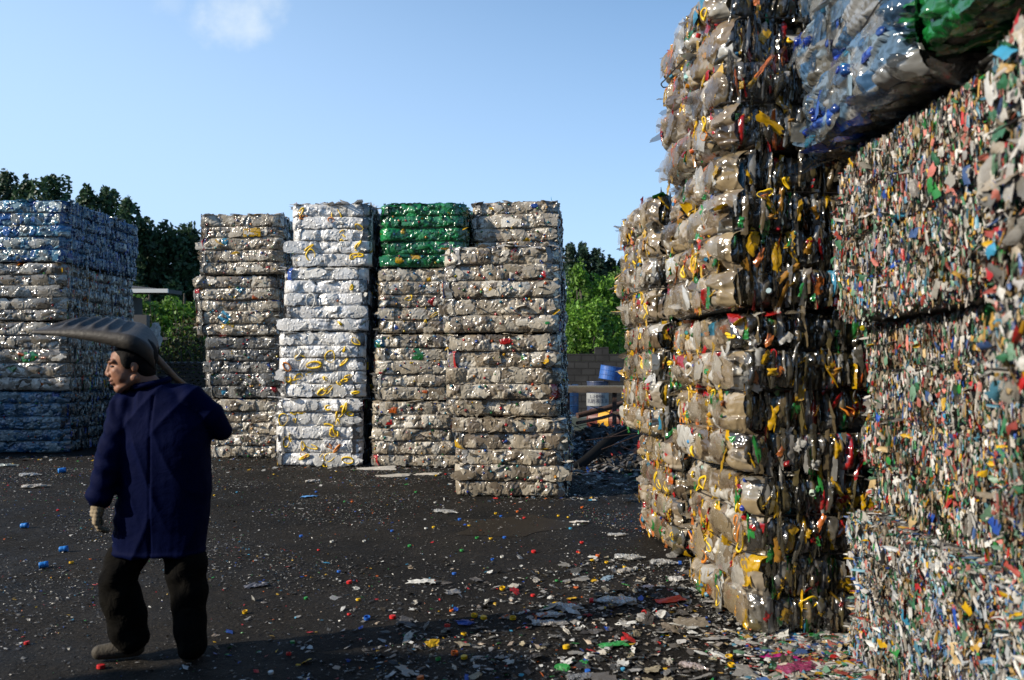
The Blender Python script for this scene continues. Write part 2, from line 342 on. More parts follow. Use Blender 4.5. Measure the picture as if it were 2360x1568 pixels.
    def skin(face, mode):
        # one pressed sheet per face: cells are the flattened bottles, each with its own colour, tilt and creases
        t, n = frame(face); S = w if face in ('front', 'back') else d
        hi = style == 'oil' or style in ('bags', 'greenbags'); step = .0085 if hi else .0125
        if mode == 'patch': cs, cz = np.mean(st['L']) * .42, np.mean(st['W']) * .6
        else: cs, cz = (.032, .13)
        nsd = int(S * h / (cs * cz)); k = rng.integers(0, nb, nsd); ss = rng.uniform(-S / 2, S / 2, nsd); sz = lv[k] + (lv[k + 1] - lv[k]) * rng.uniform(.02, .98, nsd)
        sg = np.linspace(-S / 2 - .035, S / 2 + .035, int((S + .07) / step)); zg = []
        for b_ in range(nb):
            m_ = max(6, int((lv[b_ + 1] - lv[b_]) / step)); zg += list(lv[b_] + (lv[b_ + 1] - lv[b_]) * (.5 - .5 * np.cos(np.pi * (np.arange(m_) / m_ * .86 + .07))) )
        zg = np.clip(np.array(zg), .006, h - .006); G_s, G_z = [a.ravel() for a in np.meshgrid(sg, zg, indexing='ij')]
        gb = np.clip(np.searchsorted(lv, G_z, side='right') - 1, 0, nb - 1); idx = np.zeros(len(G_s), int); f1 = np.zeros(len(G_s)); f2 = np.zeros(len(G_s))
        for b_ in range(nb):
            g_ = np.where(gb == b_)[0]; q_ = np.where(k == b_)[0]
            if len(q_) < 3: q_ = np.arange(nsd)
            for c0 in range(0, len(g_), 6000):
                gg = g_[c0:c0 + 6000]; D = ((G_s[gg, None] - ss[None, q_]) / cs) ** 2 + ((G_z[gg, None] - sz[None, q_]) / cz) ** 2
                part = np.argpartition(D, 1, axis=1)[:, :2]; dd = np.take_along_axis(D, part, 1); sw = dd[:, 0] > dd[:, 1]
                a0 = np.where(sw, part[:, 1], part[:, 0]); idx[gg] = q_[a0]; f1[gg] = np.sqrt(dd.min(1)); f2[gg] = np.sqrt(dd.max(1))
        amp = .014 if mode == 'patch' else .026
        if style == 'white': amp = .007
        crk = 1.0 if mode == 'patch' else .5
        offc = rng.normal(0, amp * .6, nsd); ts = rng.normal(0, .14, nsd); tz = rng.normal(0, .14 if mode == 'patch' else .05, nsd)
        fa, fb, fp = rng.uniform(-70, 70, nsd), rng.uniform(-55, 55, nsd), rng.uniform(0, 6, nsd)
        ds, dz_ = G_s - ss[idx], G_z - sz[idx]
        e = offc[idx] + ts[idx] * ds + tz[idx] * dz_ + crk * (.0075 * np.abs(np.sin(fa[idx] * ds + fb[idx] * dz_ + fp[idx])) + .0055 * np.abs(np.sin(fb[idx] * 1.7 * ds - fa[idx] * 1.3 * dz_ + 1)) + .003 * np.abs(np.sin(fa[idx] * 2.9 * dz_ + 2))) + rng.normal(0, .0003, len(G_s))
        e -= amp * .9 * np.exp(-(f2 - f1) / .12)
        ff = (G_z - lv[gb]) / (lv[gb + 1] - lv[gb]); e = e * np.clip(12 * ff * (1 - ff), .25, 1)
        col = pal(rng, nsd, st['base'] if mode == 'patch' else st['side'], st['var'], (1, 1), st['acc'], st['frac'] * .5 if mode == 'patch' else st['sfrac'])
        P = pts(face, G_s, G_z, e - (.004 if mode == 'patch' else .012))
        mb.add(P, gridf(len(sg), len(zg)), col[idx])
    for face, mode in faces.items():
        t, n = frame(face); S = w if face in ('front', 'back') else d
        area = S * h
        if mode in ('patch', 'strand'): skin(face, mode)
        if mode == 'patch':
            mL, mW = np.mean(st['L']), np.mean(st['W'])
            for layer, (lift, cov) in enumerate(((.004, .42), (.01, .28))):
                N_ = int(area / (mL * mW) * cov * detail)
                k = rng.integers(0, nb, N_); Ls = rng.uniform(*st['L'], N_); Ws = np.minimum(rng.uniform(*st['W'], N_), hb * .95)
                fr = np.clip(.5 * Ws / hb + .02, .1, .5); z = lv[k] + (lv[k + 1] - lv[k]) * (fr + rng.random(N_) * (1 - 2 * fr))
                s = rng.uniform(-S / 2 + .05, S / 2 - .05, N_)
                an = rng.normal(0, .09, N_); m = rng.random(N_) < .22; an[m] = rng.normal(1.4, .6, m.sum()); Ls[m] = np.minimum(Ls[m], hb * .8); z[m] = (lv[k[m]] + lv[k[m] + 1]) / 2
                T = t[None] * np.cos(an)[:, None] + Z3[None] * np.sin(an)[:, None]; B = -t[None] * np.sin(an)[:, None] + Z3[None] * np.cos(an)[:, None]
                tilt = rng.normal(0, .07, (N_, 2)); Nn = n[None] + T * tilt[:, :1] + B * tilt[:, 1:]
                T = T - Nn * np.sum(T * Nn, 1, keepdims=True) / np.sum(Nn * Nn, 1, keepdims=True); B = np.cross(Nn, T)
                col = pal(rng, N_, st['base'], st['var'], st['alpha'], st['acc'], st['frac'])
                am = (col[:, :3].max(1) > 2.2 * (col[:, :3].min(1) + .01)) & (rng.random(N_) < .8); Ls = np.where(am, Ls * .5, Ls); Ws = np.where(am, Ws * .5, Ws)
                P = pts(face, s, z, lift + rng.uniform(-.004, .004, N_))
                kd = rng.random(N_)
                for kn, msk in (('bottle', kd < .5), ('oval', (kd >= .5) & (kd < .75)), ('rect', kd >= .75)):
                    sheets(mb, rng, P[msk], T[msk], B[msk], Nn[msk], Ls[msk], Ws[msk], 9, 6, kn, (.008 if style not in ('jugs', 'oil') else .016) + .0 * Ls[msk], .0034 if style != 'white' else .0025, col[msk], jit=.18)
        elif mode == 'strand':
            N_ = int(area * 230 * detail)
            k = rng.integers(0, nb, N_); z = lv[k] + (lv[k + 1] - lv[k]) * rng.uniform(.15, .85, N_); s = rng.uniform(-S / 2 + .02, S / 2 - .02, N_)
            an = rng.normal(1.57, .11, N_); out = rng.uniform(.1, 1.25, N_) * rng.choice([-1, 1], N_)
            T = t[None] * np.cos(an)[:, None] + Z3[None] * np.sin(an)[:, None]; side = np.cross(n[None], T)
            B = side * np.cos(out)[:, None] + n[None] * np.sin(out)[:, None]; Nn = np.cross(T, B)
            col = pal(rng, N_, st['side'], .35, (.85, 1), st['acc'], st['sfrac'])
            P = pts(face, s, z, rng.uniform(-.022, .002, N_)); kk = rng.random(N_) < .6; Ls = np.minimum(rng.uniform(.06, .24, N_), hb * .98); Ws = rng.uniform(.016, .05, N_)
            for kn, q in (('rect', kk), ('oval', ~kk)): sheets(mb, rng, P[q], T[q], B[q], Nn[q], Ls[q], Ws[q], 8, 4, kn, .007, .004, col[q], jit=.28)
        elif mode == 'shred':
            N_ = int(area * 9500 * detail)
            z = rng.uniform(.01, h - .01, N_); s = rng.uniform(-S / 2, S / 2, N_)
            an = rng.normal(1.57, .33, N_); out = rng.uniform(.15, 1.45, N_) * rng.choice([-1, 1], N_)
            near = np.min(np.abs(z[:, None] - lv[None]), 1) < .03; an[near] += rng.normal(0, 1.0, near.sum())
            if style == 'shredlight': an += rng.normal(0, .7, N_)
            T = t[None] * np.cos(an)[:, None] + Z3[None] * np.sin(an)[:, None]; side = np.cross(n[None], T)
            B = side * np.cos(out)[:, None] + n[None] * np.sin(out)[:, None]; Nn = np.cross(T, B)
            col = pal(rng, N_, st['base'], st['var'], (1, 1), [RED, YEL, GRN, BLU, WHT], .06)
            dirt = np.sin(s * 9 + 2 * np.sin(z * 7 + ph[1]) + ph[2]) * np.sin(z * 8 + 1.5 * np.sin(s * 5) + ph[3]); col[:, :3] *= np.where(dirt > .35, .5, 1.0)[:, None]; col[dirt > .35] *= np.array([1.1, .95, .75, 1])
            P = pts(face, s, z, rng.uniform(-.04, .02, N_) + .012 * np.sin(s * 23 + z * 9) * np.sin(z * 19 + s * 4))
            sheets(mb, rng, P, T, B, Nn, rng.uniform(.015, .065, N_) * rng.choice([1, 1, .6], N_), rng.uniform(.005, .015, N_), 3, 3, 'rect', .003, .002, col, jit=.4)
            N_ = int(area * 80 * detail * mid)
            z = rng.uniform(.02, h - .02, N_); s = rng.uniform(-S / 2, S / 2, N_); an = rng.uniform(0, 6.28, N_)
            T = t[None] * np.cos(an)[:, None] + Z3[None] * np.sin(an)[:, None]; Nn = n[None] + rng.normal(0, .5, (N_, 3)); B = np.cross(Nn, T)
            sheets(mb, rng, pts(face, s, z, rng.uniform(-.01, .03, N_)), T, B, Nn, rng.uniform(.03, .1, N_), rng.uniform(.02, .05, N_), 5, 4, 'rect', .006, .004, pal(rng, N_, st['base'], .25, (1, 1), [RED, YEL, GRN, BLU, WHT, CYA], .2), jit=.4)
        if mode in ('patch', 'strand') and 'caps' in st:
            N_ = int(st['caps'] * area / 1.5 * (1 if mode == 'patch' else .5))
            z = rng.uniform(.03, h - .03, N_); s = rng.uniform(-S / 2 + .03, S / 2 - .03, N_)
            P = pts(face, s, z, np.full(N_, .012)); cc = [RED, BLU, YEL, GRN, WHT, CYA, RED, ORG, CYA]
            if style in ('bags', 'blue'): cc = [(.02, .06, .5), BLU, CYA]
            for q in range(N_):
                nn = n + rng.normal(0, .7, 3)
                capl.append((P[q], nn, rng.uniform(.012, .019) if style != 'bags' else rng.uniform(.018, .026), tuple(c_ * rng.uniform(.45, .85) for c_ in cc[rng.integers(0, len(cc))])))
        if style == 'oil':
            N_ = int(area * (95 if mode == 'patch' else 62)); s = rng.uniform(-S / 2 + .03, S / 2 - .03, N_); z = rng.uniform(.04, h - .04, N_); an = rng.normal(1.4, .5, N_)
            T = t[None] * np.cos(an)[:, None] + Z3[None] * np.sin(an)[:, None]; Nn = n[None] + rng.normal(0, .35, (N_, 3)); B = np.cross(Nn, T); cl5 = np.array([RED, YEL, (.6, .3, .04), YEL, GRN, (.6, .18, .04), (.5, .3, .02), WHT])
            c5 = cl5[rng.integers(0, 8, N_)] * rng.uniform(.45, 1.05, (N_, 1)); sheets(mb, rng, pts(face, s, z, rng.uniform(-.01, .014, N_)), T, B, Nn, rng.uniform(.04, .19, N_) * rng.choice([1, .6], N_), rng.uniform(.012, .065, N_), 8, 5, 'rect', .006, .009, np.concatenate([c5, np.ones((N_, 1))], 1), jit=.45)
        # pieces that stick out of the side
        N_ = loose
        if mode != 'strand' and N_:
            z = rng.uniform(.05, h - .02, N_); s = rng.uniform(-S / 2, S / 2, N_); edge = rng.random(N_) < .5; s[edge] = np.sign(s[edge]) * (S / 2 - .01)
            T = n[None] + t[None] * (np.sign(s) * .8)[:, None] + rng.normal(0, .35, (N_, 3)); Nn = Z3[None] + rng.normal(0, .5, (N_, 3)); B = np.cross(Nn, T)
            sheets(mb, rng, pts(face, s, z, np.full(N_, .015)), T, B, Nn, rng.uniform(.08, .22, N_) * (.5 if mode == 'shred' else 1), rng.uniform(.04, .1, N_) * (.4 if mode == 'shred' else 1), 7, 5, 'oval', .01, .006, pal(rng, N_, st['base'], .2, st.get('alpha', (1, 1)), [WHT, YEL], .15), jit=.3)
    for flag, zt, sg in ((top, h - .02, 1), (bottom, .02, -1)):
        if not flag: continue
        A = w * d; shr = 'L' not in st
        N_ = int(A / .03 * 2.2 * detail) if not shr else int(A * 1500)
        x = rng.uniform(-w / 2 + .02, w / 2 - .02, N_); y = rng.uniform(-d / 2 + .02, d / 2 - .02, N_); an = rng.uniform(0, 6.28, N_)
        T = np.stack([np.cos(an), np.sin(an), rng.normal(0, .12, N_)], 1); Nn = np.tile([0, 0, 1. * sg], (N_, 1)) + rng.normal(0, .15 if not shr else .7, (N_, 3)); B = np.cross(Nn, T)
        P = np.stack([x + lean[0] * zt, y + lean[1] * zt, zt + sg * (.008 + rng.uniform(-.012, .012, N_))], 1)
        if shr: sheets(mb, rng, P, T, B, Nn, rng.uniform(.02, .08, N_), rng.uniform(.015, .035, N_), 3, 3, 'oval', .003, .003, pal(rng, N_, st['base'], .3, (1, 1), [RED, YEL], .04), jit=.3)
        else: sheets(mb, rng, P, T, B, Nn, rng.uniform(*st['L'], N_), rng.uniform(.06, .15, N_), 8, 5, 'bottle', .018, .007, pal(rng, N_, st['base'], st['var'], st['alpha'], st['acc'], st['frac']), jit=.25)
    if cap_parts and len(capl) > 0:
        for (p, nn, r, c) in capl[:90]:
            cm = MB(); cap_mesh(cm, p, nn, r, c); cm.build('bottle_cap', M['solid'], root)
        capl = capl[90:]
    for (p, nn, r, c) in capl: cap_mesh(mb, p, nn, r, c)
    mb.build('crushed_plastic', M['shred'] if 'L' not in st else (M['film'] if style in ('oil', 'bags', 'greenbags', 'jugs') else M['film_fine']), root, smooth=True)
    # wires
    for z_ in lv[1:-1]:
        wm = MB(); loop = []
        for k in range(0, npn, 2):
            c_, s_ = cx[k], cy[k]; S0 = c_ * w / 2 if abs(s_) > abs(c_) else s_ * d / 2
            o = float(outz(np.array([S0]), np.array([z_ + 1e-4]))[0]) + (.012 if style != 'oil' else .028)
            loop.append((c_ * (w / 2 + o) + lean[0] * z_, s_ * (d / 2 + o) + lean[1] * z_, z_ + .006 * math.sin(k * .4 + ph[1])))
        tube(wm, loop, wire_r, 5, (1, 1, 1), closed=True); wm.build('baling_wire', M['wire'], root)
    fl = [f for f, m_ in faces.items() if m_ in ('patch', 'strand')]
    for q in range(handles):
        face = fl[0] if rng.random() < (.62 if style != 'white' else .93) or len(fl) < 2 else fl[1]
        t, n = frame(face); S = w if face in ('front', 'back') else d
        s = rng.uniform(-S / 2 + .06, S / 2 - .06); z = rng.uniform(.06, h - .08)
        p = pts(face, np.array([s]), np.array([z]), np.array([.012]))[0]
        cc = hcol if rng.random() < .8 else ((.6, .6, .58) if rng.random() < .5 else (.6, .2, .02))
        handle_obj('bottle_handle', rng, p, t, Z3, n, rng.uniform(.045, .14) * (1.4 if style == 'white' else 1), cc, root, r=.0095 if style == 'white' else .006)
    return root

def stack(specs):
    """specs: list of dict(label, x0, x1 (front left and right x), y0 front depth, z0, z1, depth, rot, ...)"""
    for sp in specs:
        w = sp['x1'] - sp['x0']; d = sp['d']; r = math.radians(sp.get('rot', 0))
        # pivot: the front left corner stays at (x0, y0) unless 'pr': then the front right corner stays
        if sp.get('pr'):
            px, py, lx_ = sp['x1'], sp['y0'], -w / 2
        else:
            px, py, lx_ = sp['x0'], sp['y0'], w / 2
        cxx = px + math.cos(r) * lx_ - math.sin(r) * d / 2; cyy = py + math.sin(r) * lx_ + math.cos(r) * d / 2
        bale(sp['label'], (cxx, cyy, sp['z0']), sp.get('rot', 0), (w, d, sp['z1'] - sp['z0'] - .015), sp['style'], sp['seed'], sp['faces'], **sp.get('kw', {}))

CF = {'front': 'patch', 'right': 'strand', 'left': 'strand'}
def cstack(x01, y0, zs, styles, labels, seed, rot, d=1.3, pr=False, kws=None, faces=CF):
    sp = []
    for k in range(len(styles)):
        kw = dict(wire_r=.0045, loose=16, bulge=.028); kw.update((kws or {}).get(k, {}))
        sp.append(dict(label=labels[k], x0=x01[k][0], x1=x01[k][1], y0=y0 + random.uniform(-.03, .03), z0=zs[k], z1=zs[k + 1], d=d, rot=rot + random.uniform(-1, 1), pr=pr, style=styles[k], seed=seed + k, faces=faces, kw=kw))
    stack(sp)
random.seed(5)
# second column from the left, etc.: x ranges bottom to top
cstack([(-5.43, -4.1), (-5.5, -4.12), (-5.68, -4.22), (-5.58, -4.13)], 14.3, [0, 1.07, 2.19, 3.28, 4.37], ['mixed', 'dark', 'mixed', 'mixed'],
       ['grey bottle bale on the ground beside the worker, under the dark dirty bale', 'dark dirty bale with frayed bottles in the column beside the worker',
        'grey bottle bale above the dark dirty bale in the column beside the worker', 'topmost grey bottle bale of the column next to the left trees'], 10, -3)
cstack([(-3.85, -2.48), (-3.79, -2.42), (-3.7, -2.38), (-3.57, -2.32)], 13.0, [0, 1.13, 2.21, 3.26, 4.3], ['white', 'white', 'white', 'white'],
       ['silvery white bale with yellow handles standing on the ground', 'silvery white bale with many yellow handles resting on the bottom white bale',
        'silvery white bale without handles, third up in the white column', 'topmost silvery white bale, next to the green bale'], 20, -3,
       kws={0: dict(handles=26, loose=4, hcol=(.95, .62, .01)), 1: dict(handles=24, loose=4, hcol=(.95, .62, .01)), 2: dict(handles=3, loose=4), 3: dict(handles=18, loose=3, hcol=(.95, .62, .01))})
cstack([(-2.25, -.88), (-2.22, -.85), (-2.16, -.82), (-2.12, -.78)], 12.95, [0, 1.08, 2.17, 3.24, 4.3], ['mixed', 'mixed', 'mixed', 'green'],
       ['grey bottle bale on the ground between the white column and the front column', 'grey bottle bale with a pale green bottle, second up below the green bale column',
        'grey bottle bale directly under the green bale', 'bright green bale of crushed green bottles on top of its column'], 30, -3, kws={0: dict(handles=2), 2: dict(handles=3)})
cstack([(-.66, .70), (-.66, .70), (-.64, .71), (-.65, .70)], 12.95, [0, 1.08, 2.17, 3.26, 4.36], ['mixed', 'mixed', 'mixed', 'mixed'],
       ['grey bottle bale on the ground hidden behind the front column', 'grey bottle bale second up behind the front column', 'grey bottle bale third up behind the front column, its side showing',
        'grey bottle bale with red bits on its edge, highest one right of the green bale'], 40, -9, pr=True)
cstack([(-.70, .65), (-.81, .56), (-.84, .53)], 9.81, [0, 1.0, 2.04, 3.13], ['mixed', 'mixed', 'mixed'],
       ['grey bottle bale on the ground at the foot of the nearest centre column', 'grey bottle bale with red caps in the middle of the three-high front column',
        'grey bottle bale on top of the three-high front column'], 50, -8, pr=True, d=1.4, kws={0: dict(wire_r=.005, loose=14, detail=1.2), 1: dict(wire_r=.005, loose=16, detail=1.2), 2: dict(wire_r=.005, loose=16, detail=1.2)})
LF = {'front': 'patch', 'right': 'strand'}
cstack([(-10.2, -8.42), (-10.15, -8.4), (-10.2, -8.45), (-10.1, -8.36)], 15.0, [0, 1.18, 2.5, 3.6, 4.77], ['darkblue', 'jugs', 'jugs', 'blue'],
       ['dark blue bale of water bottles on the ground at the left edge', 'bale of crushed white jugs behind the worker\'s shovel, on the dark blue bale', 'ragged bale of crumpled white jugs under the bright blue bale', 'bright blue bale of water bottles topping the left stack'],
       60, 0, d=2.75, kws={1: dict(loose=14), 2: dict(loose=50)}, faces=LF)
# a three-high stack just outside the frame on the left, whose shade lies on the darkened blue bale
cstack([(-13.6, -12.2)] * 3, 12.9, [0, 1.1, 2.2, 3.3], ['mixed'] * 3, ['grey bottle bale on the ground outside the left stack', 'grey bottle bale in the middle of the outer left column', 'grey bottle bale topping the outer left column'], 70, 0, d=1.6,
       faces={'right': 'strand', 'front': 'patch'}, kws={k: dict(detail=.4, top=False) for k in range(3)})
# right columns of cooking oil bottles
RF = {'left': 'patch', 'front': 'strand'}
rk = dict(detail=1.25, wire_r=.005, bulge=.06, nb=4)
def rstack(rows, y0, d, seed):
    for k, (lab, x0, wd, z0, z1, rot, kw) in enumerate(rows):
        stack([dict(label=lab, x0=x0, x1=x0 + wd, y0=y0, z0=z0, z1=z1, d=d, rot=rot, style='oil', seed=seed + k, faces=RF, kw=dict(rk, **kw))])
rstack([('clear oil bottle bale on the ground at the foot of the shorter right column', 1.40, 1.2, 0, 1.01, 4, dict(handles=9, loose=14)),
        ('clear oil bottle bale with yellow handles, middle of the shorter right column', 1.22, 1.25, 1.01, 2.0, 3, dict(handles=9, loose=12)),
        ('ragged oil bottle bale topping the shorter right column, a flat bottle jutting left', 1.2, 1.25, 2.0, 3.07, 4, dict(handles=9, loose=34))], 6.7, 1.25, 80)
rstack([('clear oil bottle bale with red labels, on the ground under the tall right column', 1.46, 1.35, 0, .97, 5, dict(handles=18, loose=14, cap_parts=True)),
        ('clear oil bottle bale second from the ground in the tall right column', 1.36, 1.4, .97, 1.95, 6, dict(handles=14, loose=12, cap_parts=True)),
        ('ragged oil bottle bale third from the ground with a dark hollow in its lit side', 1.29, 1.4, 1.95, 2.91, 6, dict(handles=13, loose=30, cap_parts=True)),
        ('topmost oil bottle bale of the tall right column, against the sky', 1.27, 1.35, 2.91, 3.96, 6, dict(handles=12, loose=20, cap_parts=True))], 4.75, 1.15, 90)
# wall of shredded plastic bales on the right
SF = {'left': 'shred', 'front': 'shred'}
def wbale(lab, x, y0, y1, z0, z1, style, seed, rot=-2, faces=None, **kw):
    k = dict(bulge=.05, wire_r=.004, loose=60, top=True, pinch=.9, nb=4); k.update(kw)
    faces = faces or {'left': 'shred', 'back': 'shred'}
    w_ = 1.3
    r = math.radians(rot); d = y1 - y0
    # pivot at the far left corner
    cx_ = x + math.cos(r) * w_ / 2 + math.sin(r) * d / 2; cy_ = y1 + math.sin(r) * w_ / 2 - math.cos(r) * d / 2
    bale(lab, (cx_, cy_, z0), rot, (w_, d, z1 - z0 - .012), style, seed, faces, **k)
wbale('pale bale of fine shredded plastic on the ground at the right edge', 1.9, 2.95, 4.45, 0, .82, 'shredlight', 101)
wbale('bale of shredded multicoloured plastic resting on the pale shredded bale', 2.0, 2.95, 4.45, .82, 1.85, 'shred', 102, rot=-4)
wbale('bale of shredded multicoloured plastic under the overhanging clear bottle bale', 1.84, 2.95, 4.45, 1.85, 2.74, 'shred', 103, rot=-3)
wbale('pale shredded bale on the ground nearest the viewer', 1.8, 1.4, 2.9, 0, .85, 'shredlight', 104, detail=.6)
wbale('shredded plastic bale on the nearest pale bale', 1.76, 1.4, 2.9, .85, 1.5, 'shred', 105, detail=.6)
wbale('blurred shredded bale jutting out closest to the viewer at the right edge', 1.5, 1.5, 2.5, 1.5, 2.62, 'shred', 106, detail=.5, loose=90, mid=7)
wbale('overhanging bale of clear bottles with blue caps above the shredded bales', 1.72, 3.25, 4.6, 2.78, 3.9, 'bags', 107, rot=-5, faces={'left': 'patch', 'back': 'patch'}, nb=3, bottom=True, detail=1.5, loose=16, bulge=.05)
wbale('overhanging bale of green bottles above the right edge', 1.62, 1.9, 3.2, 2.84, 3.9, 'greenbags', 108, rot=-3, faces={'left': 'patch', 'back': 'patch'}, nb=3, bottom=True, detail=1.3, loose=16, bulge=.05)

# ---------------------------------------------------------------- ground
def node_mat_ground():
    m = bpy.data.materials.new('dark_asphalt'); m.use_nodes = True; t = m.node_tree; p = t.nodes['Principled BSDF']
    tcn = nd(t, 'ShaderNodeTexCoord')
    def noise(sc, det=6, ro=.6):
        n = nd(t, 'ShaderNodeTexNoise'); n.inputs['Scale'].default_value = sc; n.inputs['Detail'].default_value = det; n.inputs['Roughness'].default_value = ro
        t.links.new(tcn.outputs['Object'], n.inputs['Vector']); return n.outputs[0]
    def ramp(src, a, b, c0, c1):
        r = nd(t, 'ShaderNodeValToRGB'); r.color_ramp.elements[0].position = a; r.color_ramp.elements[1].position = b
        r.color_ramp.elements[0].color = (*c0, 1); r.color_ramp.elements[1].color = (*c1, 1); t.links.new(src, r.inputs[0]); return r.outputs[0]
    c1 = ramp(noise(.5, 8, .65), .38, .66, (.0075, .0068, .006), (.024, .0205, .0165))
    c2 = ramp(noise(45, 4, .7), .4, .72, (.55, .55, .55), (1.9, 1.85, 1.75))
    mu = nd(t, 'ShaderNodeMix', data_type='RGBA', blend_type='MULTIPLY'); mu.inputs[0].default_value = 1
    t.links.new(c1, mu.inputs[6]); t.links.new(c2, mu.inputs[7])
    c3 = ramp(noise(.9, 5, .7), .58, .72, (0, 0, 0), (1, 1, 1))
    mx = nd(t, 'ShaderNodeMix', data_type='RGBA'); t.links.new(c3, mx.inputs[0]); t.links.new(mu.outputs[2], mx.inputs[6]); mx.inputs[7].default_value = (.021, .017, .0125, 1)
    # pale specks of crushed plastic trodden into the surface
    vo = nd(t, 'ShaderNodeTexVoronoi'); vo.inputs['Scale'].default_value = 42; t.links.new(tcn.outputs['Object'], vo.inputs['Vector'])
    sp = ramp(vo.outputs['Distance'], .10, .17, (1, 1, 1), (0, 0, 0)); sel = ramp(vo.outputs['Color'], .66, .68, (0, 0, 0), (1, 1, 1))
    mm = nd(t, 'ShaderNodeMath', operation='MULTIPLY'); t.links.new(sp, mm.inputs[0]); t.links.new(sel, mm.inputs[1])
    mx2 = nd(t, 'ShaderNodeMix', data_type='RGBA'); t.links.new(mm.outputs[0], mx2.inputs[0]); t.links.new(mx.outputs[2], mx2.inputs[6]); mx2.inputs[7].default_value = (.14, .135, .125, 1)
    t.links.new(mx2.outputs[2], p.inputs['Base Color'])
    rr = ramp(noise(1.3), .4, .65, (.62,) * 3, (.9,) * 3); t.links.new(rr, p.inputs['Roughness']); p.inputs['Specular IOR Level'].default_value = .12
    b1 = nd(t, 'ShaderNodeBump'); b1.inputs['Strength'].default_value = .8; b1.inputs['Distance'].default_value = .012; t.links.new(noise(70, 5, .75), b1.inputs['Height'])
    b2 = nd(t, 'ShaderNodeBump'); b2.inputs['Strength'].default_value = .6; b2.inputs['Distance'].default_value = .05; t.links.new(noise(6, 4), b2.inputs['Height']); t.links.new(b1.outputs[0], b2.inputs['Normal'])
    t.links.new(b2.outputs[0], p.inputs['Normal'])
    return m
gm = MB(); gm.add([(-300, -60, 0), (300, -60, 0), (300, 600, 0), (-300, 600, 0)], [(0, 1, 2, 3)], (1, 1, 1))
g = gm.build('ground', node_mat_ground()); tag(g, kind='structure')

# trodden chips of plastic: nobody could count them
rng = np.random.default_rng(77)
def chips(name, label, n, xs, ys, size, colset, seed, dens=None, grow=1.6, lift=.004, nu=3, nv=3, cr=.003):
    r = np.random.default_rng(seed); mb = MB()
    x = r.uniform(*xs, n); y = r.uniform(*ys, n)
    if dens is not None:
        k = r.random(n) < dens(x, y); x, y = x[k], y[k]; n = len(x)
    an = r.uniform(0, 6.28, n); T = np.stack([np.cos(an), np.sin(an), r.normal(0, .15, n)], 1)
    N_ = np.tile([0, 0, 1.], (n, 1)) + r.normal(0, .35, (n, 3)); B = np.cross(N_, T)
    L = r.uniform(*size, n) * r.choice([.7, 1, 1, grow], n)
    col = pal(r, n, colset, .3, (1, 1), [RED, YEL, BLU, CYA, ORG, GRN], .09)
    sheets(mb, r, np.stack([x, y, lift + L * .12], 1), T, B, N_, L, L * r.uniform(.35, .9, n), nu, nv, 'oval', .002, cr, col, jit=.35 if nu < 4 else .6)
    o = mb.build(name, M['shred']); tag(o, label, 'litter', kind='stuff'); return o
LC = [(.22, .21, .19), (.4, .39, .37), (.07, .07, .065), (.12, .11, .1), (.04, .04, .036), (.09, .08, .065), (.5, .5, .48), (.05, .045, .04), (.03, .03, .028), (.04, .035, .03), (.02, .02, .018)]
def clump(x, y): return .25 + .75 * (np.sin(x * 1.7 + 2.1 * np.sin(y * .9)) * np.sin(y * 1.3 + x * .6) > .1)
chips('plastic_chips', 'fine chips of shredded plastic trodden over the dark yard', 110000, (-10, 2.2), (3.6, 14.5), (.006, .02), LC, 1, clump)
chips('plastic_scraps', 'multicoloured plastic scraps spread below the right columns', 12000, (-1.8, 2.0), (3.7, 6.6), (.012, .042), LC + [WHT, (.5, .4, .3)], 2,
      lambda x, y: np.clip((x + 1.6) / 3.2, 0, 1) ** 1.6 * np.clip((7.0 - y) / 2.2, .1, 1) + .04)
chips('plastic_shreds', 'thick drift of shredded plastic at the foot of the shredded bales', 5200, (1.0, 2.3), (3.7, 4.75), (.015, .05), SHRED + [WHT] * 4, 3, lambda x, y: np.clip((x - 1.0) / .7, 0, 1) ** 1.5, lift=.012)
chips('torn_scraps', 'larger torn film scraps and labels below the tall right column', 1900, (-1.4, 2.0), (3.75, 6.8), (.03, .085), LC[:4] + [WHT, (.45, .42, .36), (.35, .3, .2), (.3, .29, .27)], 6,
      lambda x, y: np.clip((x + 1.4) / 3.0, 0, 1) ** 1.8 * np.clip((7.2 - y) / 2.2, .1, 1), nu=6, nv=5, cr=.005)
chips('stack_litter', 'loose flakes of plastic along the feet of the grey columns', 5000, (-9.6, 1.2), (9.0, 14.6), (.02, .07), LC + [(.5, .48, .44)] * 3, 4,
      lambda x, y: np.maximum(np.exp(-((y - 12.75) / .25) ** 2) * (x > -4.4) * (x < -.6), np.maximum(np.exp(-((y - 14.1) / .35) ** 2) * (x < -4) * .9, np.exp(-((y - 9.7) / .2) ** 2) * (x > -.9))) + .03)
chips('heap_litter', 'rubbish strewn in the shade behind the front column', 9000, (.7, 5.0), (9.5, 20), (.03, .1), LC + [(.3, .28, .25)] * 3, 5, lambda x, y: np.clip((y - 9.5) / 4, .1, 1), lift=.02)

